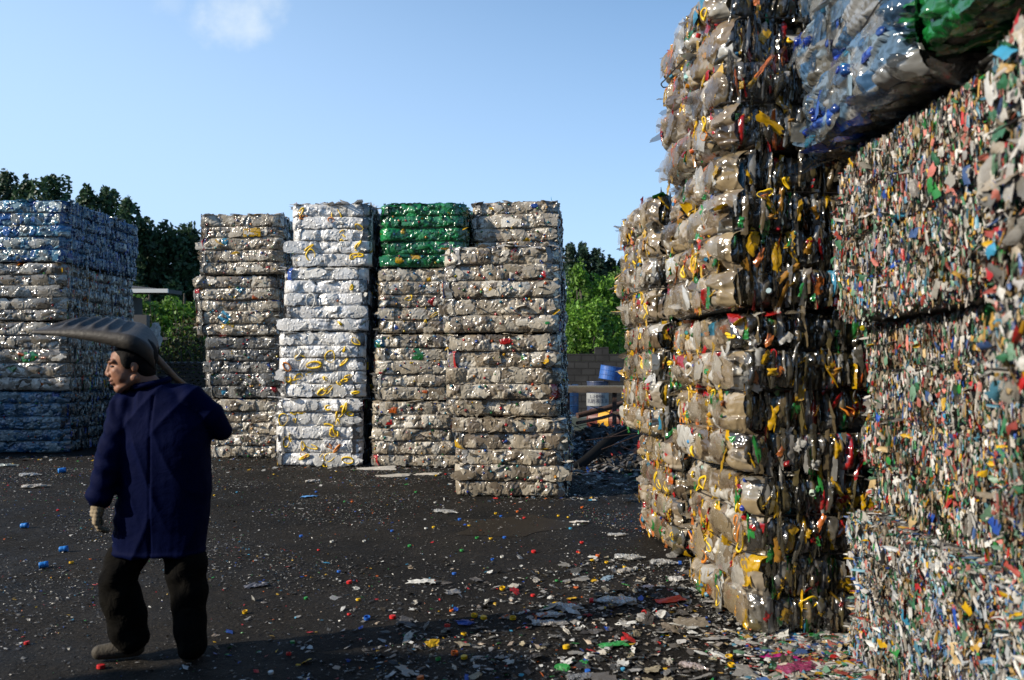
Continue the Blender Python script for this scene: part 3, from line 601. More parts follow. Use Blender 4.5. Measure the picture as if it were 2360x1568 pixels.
# ---------------------------------------------------------------- background: shed, walls, bench, drums
def brick_mat(name, c1, c2, mortar, sx, sz, rough=.9, ms=.02):
    m = bpy.data.materials.new(name); m.use_nodes = True; t = m.node_tree; p = t.nodes['Principled BSDF']
    tcn = nd(t, 'ShaderNodeTexCoord'); sp = nd(t, 'ShaderNodeSeparateXYZ'); cb = nd(t, 'ShaderNodeCombineXYZ')
    t.links.new(tcn.outputs['Object'], sp.inputs[0]); t.links.new(sp.outputs[0], cb.inputs[0]); t.links.new(sp.outputs[2], cb.inputs[1])
    b = nd(t, 'ShaderNodeTexBrick'); b.inputs['Color1'].default_value = (*c1, 1); b.inputs['Color2'].default_value = (*c2, 1); b.inputs['Mortar'].default_value = (*mortar, 1)
    b.inputs['Scale'].default_value = 1; b.inputs['Brick Width'].default_value = sx; b.inputs['Row Height'].default_value = sz; b.inputs['Mortar Size'].default_value = ms
    t.links.new(cb.outputs[0], b.inputs[0])
    n = nd(t, 'ShaderNodeTexNoise'); n.inputs['Scale'].default_value = 3; n.inputs['Detail'].default_value = 7; t.links.new(tcn.outputs['Object'], n.inputs['Vector'])
    r = nd(t, 'ShaderNodeMapRange'); r.inputs[1].default_value = .35; r.inputs[2].default_value = .7; r.inputs[3].default_value = .6; r.inputs[4].default_value = 1.25; t.links.new(n.outputs[0], r.inputs[0])
    mx = nd(t, 'ShaderNodeMix', data_type='RGBA', blend_type='MULTIPLY'); mx.inputs[0].default_value = 1; t.links.new(b.outputs[0], mx.inputs[6]); t.links.new(r.outputs[0], mx.inputs[7])
    t.links.new(mx.outputs[2], p.inputs['Base Color']); p.inputs['Roughness'].default_value = rough
    bp = nd(t, 'ShaderNodeBump'); bp.inputs['Distance'].default_value = .02; bp.inputs['Strength'].default_value = .7; bp.invert = True; t.links.new(b.outputs['Fac'], bp.inputs['Height']); t.links.new(bp.outputs[0], p.inputs['Normal'])
    return m
wl = MB(); rb = random.Random(3)
for k in range(30):      # the wall's top course is uneven, block by block
    box(wl, (.4 + k * .42, 24, 1.85), (.4 + k * .42 + .415, 24.2, 2.05 + rb.choice([0, 0, 0, .0, .2, -.0])), (1, 1, 1))
box(wl, (.4, 24, 0), (13, 24.2, 1.845))
o = wl.build('block_wall', brick_mat('concrete_block', (.036, .035, .033), (.026, .025, .024), (.014, .013, .012), .42, .2))
tag(o, 'grey concrete block wall behind the drums, below the bright willow', 'wall')
# stacked roof tiles at the left
ts = MB(); rr_ = random.Random(8)
for row in range(21):
    z0 = row * .085
    n = 26 - (0 if row < 19 else rr_.randint(3, 10)); x0 = -8.6 + rr_.uniform(-.05, .05)
    xs = np.linspace(x0, x0 + .15 * n, n * 6 + 1); zz = z0 + .035 * np.abs(np.sin((xs - x0) / .15 * math.pi)) + .02
    v = []; 
    for yv in (18.0, 18.45):
        for a_, b_ in zip(xs, zz): v.append((a_, yv + rr_.uniform(-.0, .0), b_))
    for yv in (18.0, 18.45):
        for a_, b_ in zip(xs, zz): v.append((a_, yv, b_ - .05))
    m_ = len(xs); f = []
    for i in range(m_ - 1):
        f += [(i, i + 1, m_ + i + 1, m_ + i), (2 * m_ + i, i + 2 * m_ + 1, i + 1, i)]
    ts.add(v, f)
o = ts.build('roof_tile_stack', mat('clay_tile', color=(.035, .03, .027), rough=.9, noise=(9, (.07, .06, .05), .2))); tag(o, 'long pile of dark curved roof tiles behind the worker, below the hedge', 'tile pile')
# shed
sh = empty('shed', (-11, 21, 0)); tag(sh, 'low dark shed with a pale roof edge behind the left stack', 'shed')
b_ = MB(); box(b_, (-3, 0, 0), (1.0, .55, 3.5)); b_.build('wall', mat('shed_wall', color=(.07, .07, .068), rough=.9, noise=(3, (.04, .04, .04), .2)), sh)
b_ = MB(); b_.add([(-3.3, -.4, 3.9), (2.05, -.4, 3.66), (2.05, .6, 3.7), (-3.3, .6, 4.3), (-3.3, -.4, 3.6), (2.05, -.4, 3.56), (2.05, .6, 3.6), (-3.3, .6, 4.2), ],
    [(0, 1, 2, 3), (4, 7, 6, 5), (0, 4, 5, 1), (1, 5, 6, 2), (2, 6, 7, 3), (3, 7, 4, 0)]); b_.build('roof', mat('sheet_roof', color=(.05, .05, .05), rough=.7), sh)
b_ = MB(); box(b_, (.1, -.46, 3.56), (2.12, -.405, 3.66)); b_.build('gutter', mat('pale_metal', color=(.5, .52, .52), rough=.5), sh)
b_ = MB(); box(b_, (1.003, -.3, 2.0), (1.5, -.1, 3.0)); box(b_, (1.505, -.22, 2.35), (2.0, -.18, 2.42)); b_.build('wall_bracket', mat('dark_metal', color=(.03, .03, .032), rough=.6), sh)
# bench
rust = mat('rust', color=(.09, .045, .03), rough=.85, noise=(25, (.05, .03, .022), .2))
bench = empty('workbench', (2.2, 18.3, 0)); tag(bench, 'rusty steel workbench with a worn greenish top, behind the front column', 'workbench')
b_ = MB(); box(b_, (-1.1, -.5, 1.13), (1.5, .55, 1.2)); b_.build('bench_top', mat('worn_top', color=(.13, .13, .09), rough=.8, noise=(6, (.12, .08, .05), .15)), bench)
b_ = MB(); box(b_, (-1.12, -.54, 1.06), (1.52, -.505, 1.17)); b_.build('top_rail', mat('edge_wood', color=(.12, .09, .06), rough=.8, noise=(12, (.1, .075, .055), .2)), bench)
for x_, y_ in ((-.95, -.42), (.1, -.42), (.45, .4), (1.35, -.42), (-.95, .4)):
    b_ = MB(); box(b_, (x_ - .045, y_ - .045, 0), (x_ + .045, y_ + .045, 1.125)); b_.build('leg', rust, bench)
slab = MB(); box(slab, (.8, 20.6, 0), (4.6, 22.6, .32)); o = slab.build('concrete_slab', mat('old_concrete', color=(.1, .09, .08), rough=.9, noise=(4, (.06, .11, .1), .2))); tag(o, 'low concrete slab carrying the oil drums by the block wall', 'slab')
DPROF = [(.001, .0), (.285, .0), (.295, .015), (.285, .03), (.285, .28), (.296, .295), (.285, .31), (.285, .57), (.296, .585), (.285, .6), (.285, .85), (.296, .865), (.29, .88), (.27, .87), (.001, .865)]
def drum(label, loc, rot, mcol, h=1.0, band=None):
    r = empty('oil_drum', loc, rot=rot); tag(r, label, 'drum', 'oil drums by the block wall')
    b_ = MB(); lathe(b_, [(a, z * h) for a, z in DPROF], 28); b_.build('barrel', mat('drum_paint', color=mcol, rough=.45, noise=(10, tuple(c * .5 + .02 for c in mcol), .15)), r)
    if band:
        b_ = MB(); lathe(b_, [(.298, band[0]), (.299, band[0] + .002), (.299, band[1]), (.298, band[1] + .002)], 28); b_.build('painted_band', mat('drum_band', color=band[2], rough=.5), r)
    b_ = MB(); lathe(b_, [(.001, .9 * h), (.035, .9 * h), (.035, .865 * h)], 12, (1, 1, 1), Matrix.Translation((.17, 0, 0))); b_.build('bung', M['wire'], r)
    return r
dr = drum('dark blue and white lettered oil drum standing under the bench', (2.3, 21.4, .325), (0, 0, 0), (.03, .05, .12), 1.06, (.28, .62, (.26, .27, .27)))
fc = bpy.data.curves.new('lettering', 'FONT'); fc.body = "L-HM46\n抗磨液压油"; fc.size = .13; fc.align_x = 'CENTER'; fc.space_line = .95
fo = bpy.data.objects.new('lettering', fc); COL.objects.link(fo)
bpy.context.view_layer.update()
tm = bpy.data.meshes.new_from_object(fo.evaluated_get(bpy.context.evaluated_depsgraph_get()))
bpy.data.objects.remove(fo)
if len(tm.vertices):
    vv = np.zeros(len(tm.vertices) * 3, np.float32); tm.vertices.foreach_get('co', vv); vv = vv.reshape(-1, 3)
    a_ = vv[:, 0] / .302 - .12; vv = np.stack([.303 * np.sin(a_), -.303 * np.cos(a_), vv[:, 1] + .49], 1); tm.vertices.foreach_set('co', vv.ravel().astype(np.float32)); tm.update()
    to = bpy.data.objects.new('lettering', tm); COL.objects.link(to); tm.materials.clear(); tm.materials.append(mat('ink', color=(.03, .03, .06), rough=.6)); to.parent = dr
drum('bright blue oil drum tilted on top of the lettered drum', (2.62, 21.45, 1.3), (math.radians(4), math.radians(8), .3), (.02, .11, .4), .42)
drum('blue oil drum half hidden behind the front column', (1.52, 21.6, .325), (0, 0, 1), (.02, .1, .26), .95)
drum('red oil drum with a yellow band lying on its side', (2.0, 20.2, .3), (math.radians(90), 0, math.radians(62)), (.16, .03, .02), 1, (.3, .58, (.6, .32, .02)))
for k, (a_, b2, r_) in enumerate([(at(1330, 958, 19), at(1450, 925, 19.6), .07), (at(1330, 975, 18), at(1440, 948, 20), .04)]):
    b_ = MB(); tube(b_, [a_, (a_ + b2) / 2 + Vector((0, 0, -.02)), b2], r_, 10); o = b_.build('rusty_pipe', rust, smooth=True)
    tag(o, ['thick rusty pipe lying below the workbench', 'thin rusty pipe lying before the thick one under the workbench'][k], 'pipe')
# scrap heap in the shade
hp = MB(); n = 40; xs = np.linspace(.75, 4.4, n); ys = np.linspace(11.8, 18.2, n); X, Y = np.meshgrid(xs, ys, indexing='ij'); r0 = np.random.default_rng(4)
Z = .5 * np.exp(-((X - 2.3) / 1.3) ** 2 - ((Y - 15.2) / 1.9) ** 2) * (1 + .4 * np.sin(X * 5) * np.sin(Y * 3.3)) + r0.normal(0, .025, X.shape); Z = np.maximum(Z - .04, -.05)
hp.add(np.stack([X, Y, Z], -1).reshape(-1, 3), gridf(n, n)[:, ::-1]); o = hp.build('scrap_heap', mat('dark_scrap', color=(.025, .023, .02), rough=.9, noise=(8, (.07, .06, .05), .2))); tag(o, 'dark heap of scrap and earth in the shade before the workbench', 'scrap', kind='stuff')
r0 = np.random.default_rng(14); mb = MB(); n = 1500; x = r0.uniform(.9, 4.0, n); y = r0.uniform(12, 18, n)
z = np.maximum(.5 * np.exp(-((x - 2.3) / 1.3) ** 2 - ((y - 15.2) / 1.9) ** 2) * (1 + .4 * np.sin(x * 5) * np.sin(y * 3.3)) - .03, 0) + .03
an = r0.uniform(0, 6.28, n); T = np.stack([np.cos(an), np.sin(an), r0.normal(0, .4, n)], 1); N_ = np.tile([0, 0, 1.], (n, 1)) + r0.normal(0, .7, (n, 3))
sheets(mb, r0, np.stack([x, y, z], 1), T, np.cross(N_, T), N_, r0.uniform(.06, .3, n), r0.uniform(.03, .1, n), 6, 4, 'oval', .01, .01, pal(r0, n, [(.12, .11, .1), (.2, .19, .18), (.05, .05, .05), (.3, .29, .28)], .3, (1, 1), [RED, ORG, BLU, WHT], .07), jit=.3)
for k in range(26):
    a_ = Vector((r0.uniform(1.2, 3.4), r0.uniform(13, 17), .2)); tube(mb, [a_, a_ + Vector((r0.uniform(-.5, .5), 0, r0.uniform(.1, .4))), a_ + Vector((r0.uniform(-1.1, 1.1), r0.uniform(-.3, .3), r0.uniform(.0, .7)))], .008, 4, (.05, .03, .02))
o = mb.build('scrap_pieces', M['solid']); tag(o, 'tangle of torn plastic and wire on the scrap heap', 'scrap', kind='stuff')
b_ = MB(); p0 = at(1445, 992, 13.6); p1 = at(1312, 1088, 12.4); tube(b_, [p0, p0.lerp(p1, .35) + Vector((0, 0, .05)), p0.lerp(p1, .7), p1], [.09, .085, .08, .07], 12); o = b_.build('dark_beam', mat('black_rubber', color=(.008, .008, .008), rough=.8, spec=.1), smooth=True); tag(o, 'thick dark hose leaning across the scrap heap', 'hose')

# ---------------------------------------------------------------- trees and bushes
def foliage(mb, r, clumps, per, size, colors, var=.3, up=0.2):
    for (c, rad) in clumps:
        n = int(per * (rad[0] * rad[2]) ** .9) + 8
        d = unit(r.normal(size=(n, 3))); q = r.uniform(.55, 1.06, n) ** .7
        P = np.array(c)[None] + d * q[:, None] * np.array(rad)[None]
        T = unit(r.normal(size=(n, 3)) + np.array([0, 0, up])); Nn = unit(d + r.normal(0, .8, (n, 3)))
        B = np.cross(Nn, T); L = r.uniform(.6, 1.3, n) * size
        col = pal(r, n, colors, var, (1, 1), [colors[0]], 0); col[:, :3] *= r.uniform(.6, 1.35)
        sheets(mb, r, P, T, B, Nn, L, L * .62, 3, 2, 'oval', 0, size * .06, col, jit=.15)
def tree(label, x, y, h, R, kind, seed, group='trees beyond the yard', base=.12, per=420, size=.16, colors=None, lean=0):
    r = np.random.default_rng(seed); root = empty('tree', (x, y, 0)); tag(root, label, 'tree', group)
    tm_ = MB(); tube(tm_, [(0, 0, -.05), (.1 * R, 0, h * .3), (lean * .5, 0, h * .65), (lean, 0, h * .93)], [R * .13, R * .1, R * .05, .02], 9)
    tm_.build('trunk', M['bark'], root, smooth=True)
    lm = MB(); cl = []
    if kind == 'poplar':
        for k in range(46):
            f = base + (1 - base) * (k + .5) / 46 * .95; rad = R * (1 - f ** 2.2) ** .7 * (1 if f > .25 else .8); a = k * 2.4 + r.uniform(-.5, .5)
            o_ = rad * r.uniform(.3, .95); s_ = R * r.uniform(.22, .36) * (1.15 - .55 * f)
            c = (o_ * math.cos(a) + lean * f, o_ * math.sin(a), f * h); cl.append((c, (s_, s_, s_ * r.uniform(1.5, 2.3))))
            if k % 3 == 0: tube(lm, [(lean * f * .8, 0, f * h * .8), c], [.05 * R * .6, .015], 5)
        cl.append(((lean, 0, h * .95), (R * .13, R * .13, h * .06)))
    elif kind == 'willow':
        for k in range(38):
            a = k * 2.4 + r.uniform(-.4, .4); f = r.uniform(.38, .95); rr2 = R * (1 - ((f - .45) / .55) ** 2 * .85) * r.uniform(.35, 1.0); s_ = R * r.uniform(.16, .27)
            c = (rr2 * math.cos(a), rr2 * math.sin(a), f * h); cl.append((c, (s_, s_, s_ * r.uniform(1.2, 2.2))))
            if k % 3 == 0: tube(lm, [(0, 0, h * .3), (c[0] * .5, c[1] * .5, (h * .3 + c[2]) / 2 + .15), c], [.05 * R, .03, .012], 5)
    else:
        for k in range(60):
            a = r.uniform(0, 6.28); e = r.uniform(-.5, 1.2); rr2 = r.uniform(.45, .85); s_ = R * r.uniform(.2, .36)
            c = (R * rr2 * math.cos(a) * math.cos(e), R * rr2 * math.sin(a) * math.cos(e), h * .58 + h * .36 * rr2 * math.sin(e)); cl.append((c, (s_, s_, s_ * .8)))
            if k % 4 == 0: tube(lm, [(0, 0, h * .35), ((c[0]) * .5, c[1] * .5, (h * .35 + c[2]) / 2 + .1), c], [.05 * R * .5, .03, .012], 5)
    lm.build('limb', M['bark'], root)
    cm = MB(); foliage(cm, r, cl, per, size, colors); cm.build('crown', M['leaf'], root); return root
DKG = [(.04, .09, .038), (.055, .11, .045), (.03, .065, .03)]
BRG = [(.13, .28, .025), (.09, .2, .02), (.18, .34, .045)]
for k, (xd, yd, dd, R, lab) in enumerate([(15, 398, 37, 1.9, 'dark poplar tree cut by the left edge of the photo'), (62, 404, 36, 1.5, 'slim dark poplar tree second from the left edge'), (118, 405, 35, 2.2, 'broad dark poplar tree over the left end of the blue bale'),
        (200, 428, 34, 1.8, 'dark poplar tree over the middle of the bright blue bale'), (245, 432, 35, 1.7, 'dark poplar tree over the right half of the bright blue bale'), (292, 456, 33, 1.6, 'dark poplar tree over the far corner of the blue bale'),
        (330, 508, 34, 1.5, 'short dark poplar tree just right of the blue bale'), (378, 520, 34, 1.9, 'round dark tree in the gap right of the left stack'), (430, 525, 35, 2.1, 'dark tree touching the column beside the worker')]):
    p = at(xd, yd, dd); tree(lab, p.x, dd, p.z, R, 'poplar', 200 + k, colors=DKG, base=.1, per=520, size=.2)
for k, (xd, yd, dd, R, lab) in enumerate([(1312, 560, 48, 1.7, 'dark poplar beside the front column, behind the willow'), (1342, 562, 50, 1.6, 'second dark poplar from the front column, behind the willow'), (1372, 574, 50, 1.7, 'third dark poplar from the front column, behind the willow'),
        (1405, 592, 50, 1.6, 'fourth dark poplar from the front column, behind the willow'), (1432, 600, 50, 1.5, 'dark poplar nearest the shorter right column, behind the willow')]):
    p = at(xd, yd, dd); tree(lab, p.x, dd, p.z, R, 'poplar', 230 + k, colors=[(.03, .065, .035), (.04, .08, .04)], base=.1, per=420, size=.24)
for k, (xd, yd, dd, R, lab) in enumerate([(1338, 610, 27, 1.15, 'tall bright green willow just right of the front column'), (1398, 640, 27.5, 1.5, 'broad bright green willow next to the shorter right column'), (1360, 700, 25.6, 1.2, 'low bright green willow leaning over the block wall')]):
    p = at(xd, yd, dd); tree(lab, p.x, dd, p.z, R, 'willow', 260 + k, colors=BRG, per=640, size=.12, group='willows behind the block wall')
for k, (xd, yt, dd, R, cs, lab) in enumerate([(345, 640, 27, 1.5, BRG, 'bright green bush beneath the pale roof edge'), (425, 655, 27, 1.5, BRG, 'bright green bush beside the column next to the worker')]):
    p = at(xd, yt, dd); tree(lab, p.x, dd, p.z, R, 'round', 270 + k, colors=cs, per=700, size=.14, group='bushes behind the tile pile')
# brownish hedge
r = np.random.default_rng(280); hd = empty('hedge', (-7.9, 23, 0)); tag(hd, 'tall brownish green hedge with bare twigs above the roof tiles', 'hedge')
cl = [((r.uniform(-3.0, 2.6), r.uniform(-.5, .5), r.uniform(.4, 2.85)), (.4, .35, .42)) for _ in range(80)]
cm = MB(); foliage(cm, r, cl, 300, .1, [(.09, .12, .025), (.12, .1, .04), (.08, .17, .03), (.06, .06, .025)]); cm.build('leaves', M['leaf'], hd)
cm = MB()
for k in range(140):
    x0 = r.uniform(-3.2, 2.8); y0 = r.uniform(-.7, .3); hh = r.uniform(1.8, 3.5); cm_ = [(x0, y0, 0), (x0 + r.normal() * .1, y0, hh * .5), (x0 + r.normal() * .3, y0 - .1, hh)]; tube(cm, cm_, [.018, .012, .005], 4)
cm.build('twigs', M['bark'], hd)
# wide dark line of woods far behind, so that no bare horizon shows
cl = [((x_, 70 + r.uniform(-2, 2), r.uniform(.5, 5.5)), (2.2, 2, 1.9)) for x_ in np.linspace(-75, 75, 130)]
cm = MB(); foliage(cm, r, cl, 60, .55, DKG); o = cm.build('distant_woods', M['leaf']); tag(o, 'dark belt of woods far behind the yard', 'woods', kind='stuff')
r = np.random.default_rng(5); mb = MB(); p = at(360, 775, 17.5)
sheets(mb, r, np.array([[p.x, p.y, p.z], [p.x + .03, p.y, p.z - .14], [p.x - .02, p.y, p.z + .13]]), np.array([[.1, .2, 1.]] * 3), np.array([[1., .3, 0]] * 3), np.array([[0, -1., .1]] * 3), .36, .2, 9, 6, 'oval', .03, .02, np.array([[.5, .5, .48, 1]] * 3), jit=.35)
tube(mb, [(p.x, p.y + .02, 0), (p.x, p.y + .02, p.z)], .01, 5, (.1, .08, .05)); o = mb.build('plastic_bag', M['solid']); tag(o, 'torn white plastic bag caught on a stick before the hedge', 'bag')

# ---------------------------------------------------------------- the worker
def blob(name, caps, ells, voxel, m, parent, it=4, fn=None, lofts=()):
    """capsules and ellipsoids melted into one continuous skin"""
    bm = bmesh.new()
    def sphere(c, r, rot=None):
        mt = Matrix.Translation(c) @ (rot.to_4x4() if rot else Matrix()) @ Matrix.Diagonal((*(r if hasattr(r, '__len__') else (r, r, r)), 1))
        bmesh.ops.create_icosphere(bm, subdivisions=3, radius=1, matrix=mt)
    for (p0, p1, r0_, r1_) in caps:
        p0, p1 = Vector(p0), Vector(p1); sphere(p0, r0_); sphere(p1, r1_); d = p1 - p0
        if d.length > 1e-4:
            mt = Matrix.Translation((p0 + p1) / 2) @ d.to_track_quat('Z', 'Y').to_matrix().to_4x4()
            bmesh.ops.create_cone(bm, cap_ends=True, segments=24, radius1=r0_, radius2=r1_, depth=d.length, matrix=mt)
    for e in ells: sphere(*e)
    for secs in lofts:      # (z, xc, yc, rx, ry)
        rings = []
        for (z, xc, yc, rx, ry) in secs:
            rings.append([bm.verts.new((xc + rx * math.copysign(abs(math.cos(a)) ** .85, math.cos(a)), yc + ry * math.copysign(abs(math.sin(a)) ** .85, math.sin(a)), z)) for a in [2 * math.pi * k / 32 for k in range(32)]])
        for a_, b_ in zip(rings[:-1], rings[1:]):
            for k in range(32): bm.faces.new((a_[k], a_[(k + 1) % 32], b_[(k + 1) % 32], b_[k]))
        bm.faces.new(rings[0][::-1]); bm.faces.new(rings[-1])
    bmesh.ops.recalc_face_normals(bm, faces=bm.faces)
    me = bpy.data.meshes.new('tmp'); bm.to_mesh(me); bm.free()
    o = bpy.data.objects.new('tmp', me); COL.objects.link(o)
    rm = o.modifiers.new('r', 'REMESH'); rm.mode = 'VOXEL'; rm.voxel_size = voxel
    sm = o.modifiers.new('s', 'SMOOTH'); sm.iterations = it; sm.factor = .5
    bpy.context.view_layer.update()
    nm = bpy.data.meshes.new_from_object(o.evaluated_get(bpy.context.evaluated_depsgraph_get()))
    bpy.data.objects.remove(o)
    if fn:
        n = len(nm.vertices); co = np.zeros(n * 3, np.float32); no = np.zeros(n * 3, np.float32)
        nm.vertices.foreach_get('co', co); nm.vertices.foreach_get('normal', no); co = co.reshape(-1, 3); no = no.reshape(-1, 3)
        co = co + no * fn(co)[:, None]; nm.vertices.foreach_set('co', co.ravel().astype(np.float32)); nm.update()
    nm.name = name; nm.materials.clear(); nm.materials.append(m)
    nm.polygons.foreach_set('use_smooth', np.ones(len(nm.polygons), bool))
    ob = bpy.data.objects.new(name, nm); COL.objects.link(ob); ob.parent = parent
    return ob
PX = -1.933; PY = 4.3
per = empty('person', (PX, PY, 0)); tag(per, 'man in a long dark blue work coat walking away with a shovel over his shoulder', 'person')
fw = Vector((-.915, -.36, -.16)).normalized(); sd = fw.cross(Vector((0, 0, 1))).normalized(); up = sd.cross(fw).normalized()
HC = Vector((-.118, -.02, 1.603)); HS = 1.07
def H(f, s_, u_): return HC + (fw * f + sd * s_ + up * u_) * HS
RH = Matrix((fw, sd, up)).transposed()
def HE(f, s_, u_, r): return (H(f, s_, u_), tuple(q * HS for q in r), RH)
ears = [HE(-.022, q * .078, -.006, (.017, .009, .028)) for q in (-1, 1)]
head_caps = []
for q in (-1, 1):
    head_caps += [(H(.06, q * .02, -.098), H(-.015, q * .052, -.06), .024, .026), (H(.087, q * .014, .04), H(.07, q * .05, .038), .011, .011), (H(.104, 0, -.024), H(.099, q * .015, -.026), .012, .0115),
                  (H(.06, q * .034, -.015), H(.042, q * .042, -.045), .03, .03)]
head_caps += [(H(.088, 0, .03), H(.108, 0, -.018), .01, .013), (H(.07, 0, -.1), H(.066, 0, -.106), .024, .022), (H(.093, -.018, -.052), H(.093, .018, -.052), .0095, .0095), (H(.09, -.014, -.07), H(.09, .014, -.07), .0105, .0105),
              (H(-.03, 0, -.05), Vector((.0, .03, 1.44)), .064, .075)]
body_caps = head_caps + [((-.06, .03, .8), (.02, .03, 1.3), .1, .12), ((.12, .03, .8), (.05, .03, 1.3), .1, .12), ((-.13, .02, 1.36), (.2, .02, 1.38), .07, .07),
    ((-.16, -.02, 1.36), (-.2, -.06, 1.13), .045, .04), ((-.2, -.06, 1.13), (-.243, -.11, .9), .04, .03), ((.22, .03, 1.38), (.32, .08, 1.27), .045, .04), ((.32, .08, 1.25), (.19, .33, 1.29), .04, .03),
    ((-.08, .03, .78), (-.2, .0, .42), .08, .055), ((-.21, .0, .4), (-.15, .08, .1), .052, .038), ((.13, .02, .8), (.18, .02, .4), .08, .055), ((.18, .02, .4), (.19, .0, .1), .052, .038)]
blob('body', body_caps, [HE(-.018, 0, .035, (.102, .08, .098)), HE(.027, 0, -.028, (.069, .066, .088))] + ears, .005, M['skin'], per, 7)
for q in (-1, 1):
    blob('eye', [(H(.083, q * .024, .014), H(.076, q * .042, .014), .0065, .0055)], [], .003, M['eye'], per, 1)
    blob('eyebrow', [(H(.099, q * .014, .046), H(.082, q * .05, .05), .0045, .0035)], [], .0025, M['hair'], per, 1)
blob('lips', [(H(.099, -.017, -.0535), H(.099, .017, -.0535), .006, .006), (H(.096, -.014, -.0685), H(.096, .014, -.0685), .0065, .0065)], [], .003, M['lip'], per, 1)
blob('mouth', [(H(.1005, -.013, -.061), H(.1005, .013, -.061), .0035, .0035)], [], .002, M['eye'], per, 1)
blob('hair', [], [HE(-.034, 0, .052, (.106, .088, .1)), HE(-.062, 0, -.008, (.058, .074, .082)), HE(.005, .064, .032, (.03, .023, .045)), HE(.005, -.064, .032, (.03, .023, .045))], .006, M['hair'], per, 2)
def folds(co):
    x, y, z = co[:, 0], co[:, 1], co[:, 2]
    rd = lambda a: (1 - np.abs(np.sin(a))) ** 2
    o_ = .013 * rd(x * 13 + 1.2 * np.sin(z * 5) + .6) * np.clip((1.2 - z) / .5, 0, 1) + .010 * rd(z * 9 + x * 12 + 1.5 * np.sin(x * 9)) * np.exp(-((z - 1.05) / .22) ** 2) + .008 * rd(z * 14 - x * 17 + 2) * np.clip((z - 1.2) / .1, 0, 1) - .006
    o_ -= .007 * np.exp(-((x - .03) / .006) ** 2) * (y < 0) * (z < 1.45)
    o_ += .006 * np.exp(-((z - .605) / .012) ** 2)
    arm = np.clip((-.14 - x) / .05, 0, 1) * np.clip((1.4 - z) / .1, 0, 1)
    o_ += arm * .004 * np.sin(z * 75 + x * 25 + 2 * np.sin(y * 30))
    sh_ = np.clip((z - 1.3) / .08, 0, 1) * np.clip((-x) / .1, 0, 1); o_ += sh_ * .006 * np.sin((x + z * .5 - y) * 70)
    return o_
torso = [(.585, .012, .03, .25, .15), (.6, .012, .03, .25, .15), (.77, .03, .03, .245, .155), (1.0, .052, .03, .24, .155), (1.2, .05, .03, .242, .16), (1.32, .04, .03, .235, .145), (1.41, .03, .03, .21, .12), (1.47, .02, .03, .16, .1), (1.505, -.01, .03, .11, .088)]
blob('jacket', [((-.15, .0, 1.385), (-.195, -.06, 1.15), .085, .077), ((-.195, -.06, 1.15), (-.235, -.1, .95), .077, .066), ((-.235, -.1, .95), (-.24, -.105, .925), .07, .072),
    ((.19, .02, 1.42), (.29, .05, 1.33), .09, .08), ((.29, .05, 1.33), (.33, .09, 1.25), .08, .062), ((.33, .09, 1.25), (.2, .31, 1.28), .062, .055),
    ((-.1, .02, 1.435), (.17, .02, 1.445), .07, .075)], [], .007, M['cloth'], per, 6, folds, [torso])
cl_ = MB(); cpts = []
for k in range(20):
    a = 2 * math.pi * k / 20; cpts.append((-.035 + .092 * math.cos(a), .03 + .088 * math.sin(a), 1.515 + .015 * math.sin(a) + .012 * math.cos(a)))
tube(cl_, cpts, .02, 8, (1, 1, 1), closed=True); cl_.build('collar', M['cloth'], per, smooth=True)
def tf(co): return .004 * np.sin(co[:, 2] * 40 + 2 * np.sin(co[:, 0] * 20)) + .006 * np.sin(co[:, 0] * 30 + co[:, 2] * 14) + .004 * np.sin(co[:, 2] * 30 + co[:, 0] * 12)
blob('trousers', [((-.08, .03, .72), (-.2, .0, .45), .1, .1), ((-.2, .0, .45), (-.18, .04, .28), .1, .1), ((-.18, .04, .28), (-.155, .07, .13), .1, .096), ((.1, .03, .76), (.17, .02, .5), .11, .108), ((.165, .02, .55), (.19, .02, .25), .1, .088), ((.19, .02, .25), (.195, .01, .1), .09, .085), ((-.06, .03, .7), (.1, .03, .7), .12, .12)],
     [], .008, M['trousers'], per, 12, tf)
for heel, toe, lab in (((-.14, .09, .055), (-.31, .03, .05), 'dusty work shoe pointing left'), ((.19, .0, .055), (.16, .16, .045), None)):
    h_, t_ = Vector(heel), Vector(toe); o = blob('shoe', [(h_, h_.lerp(t_, .5), .048, .046), (h_.lerp(t_, .5), t_, .046, .04), (h_ + Vector((0, 0, .0)), h_ + Vector((0, 0, .06)), .045, .045)], [], .006, M['shoe'], per, 3,
                              lambda co: np.zeros(len(co)))
    for v in o.data.vertices: v.co.z = max(v.co.z, .004)
    if lab: o['label'] = lab
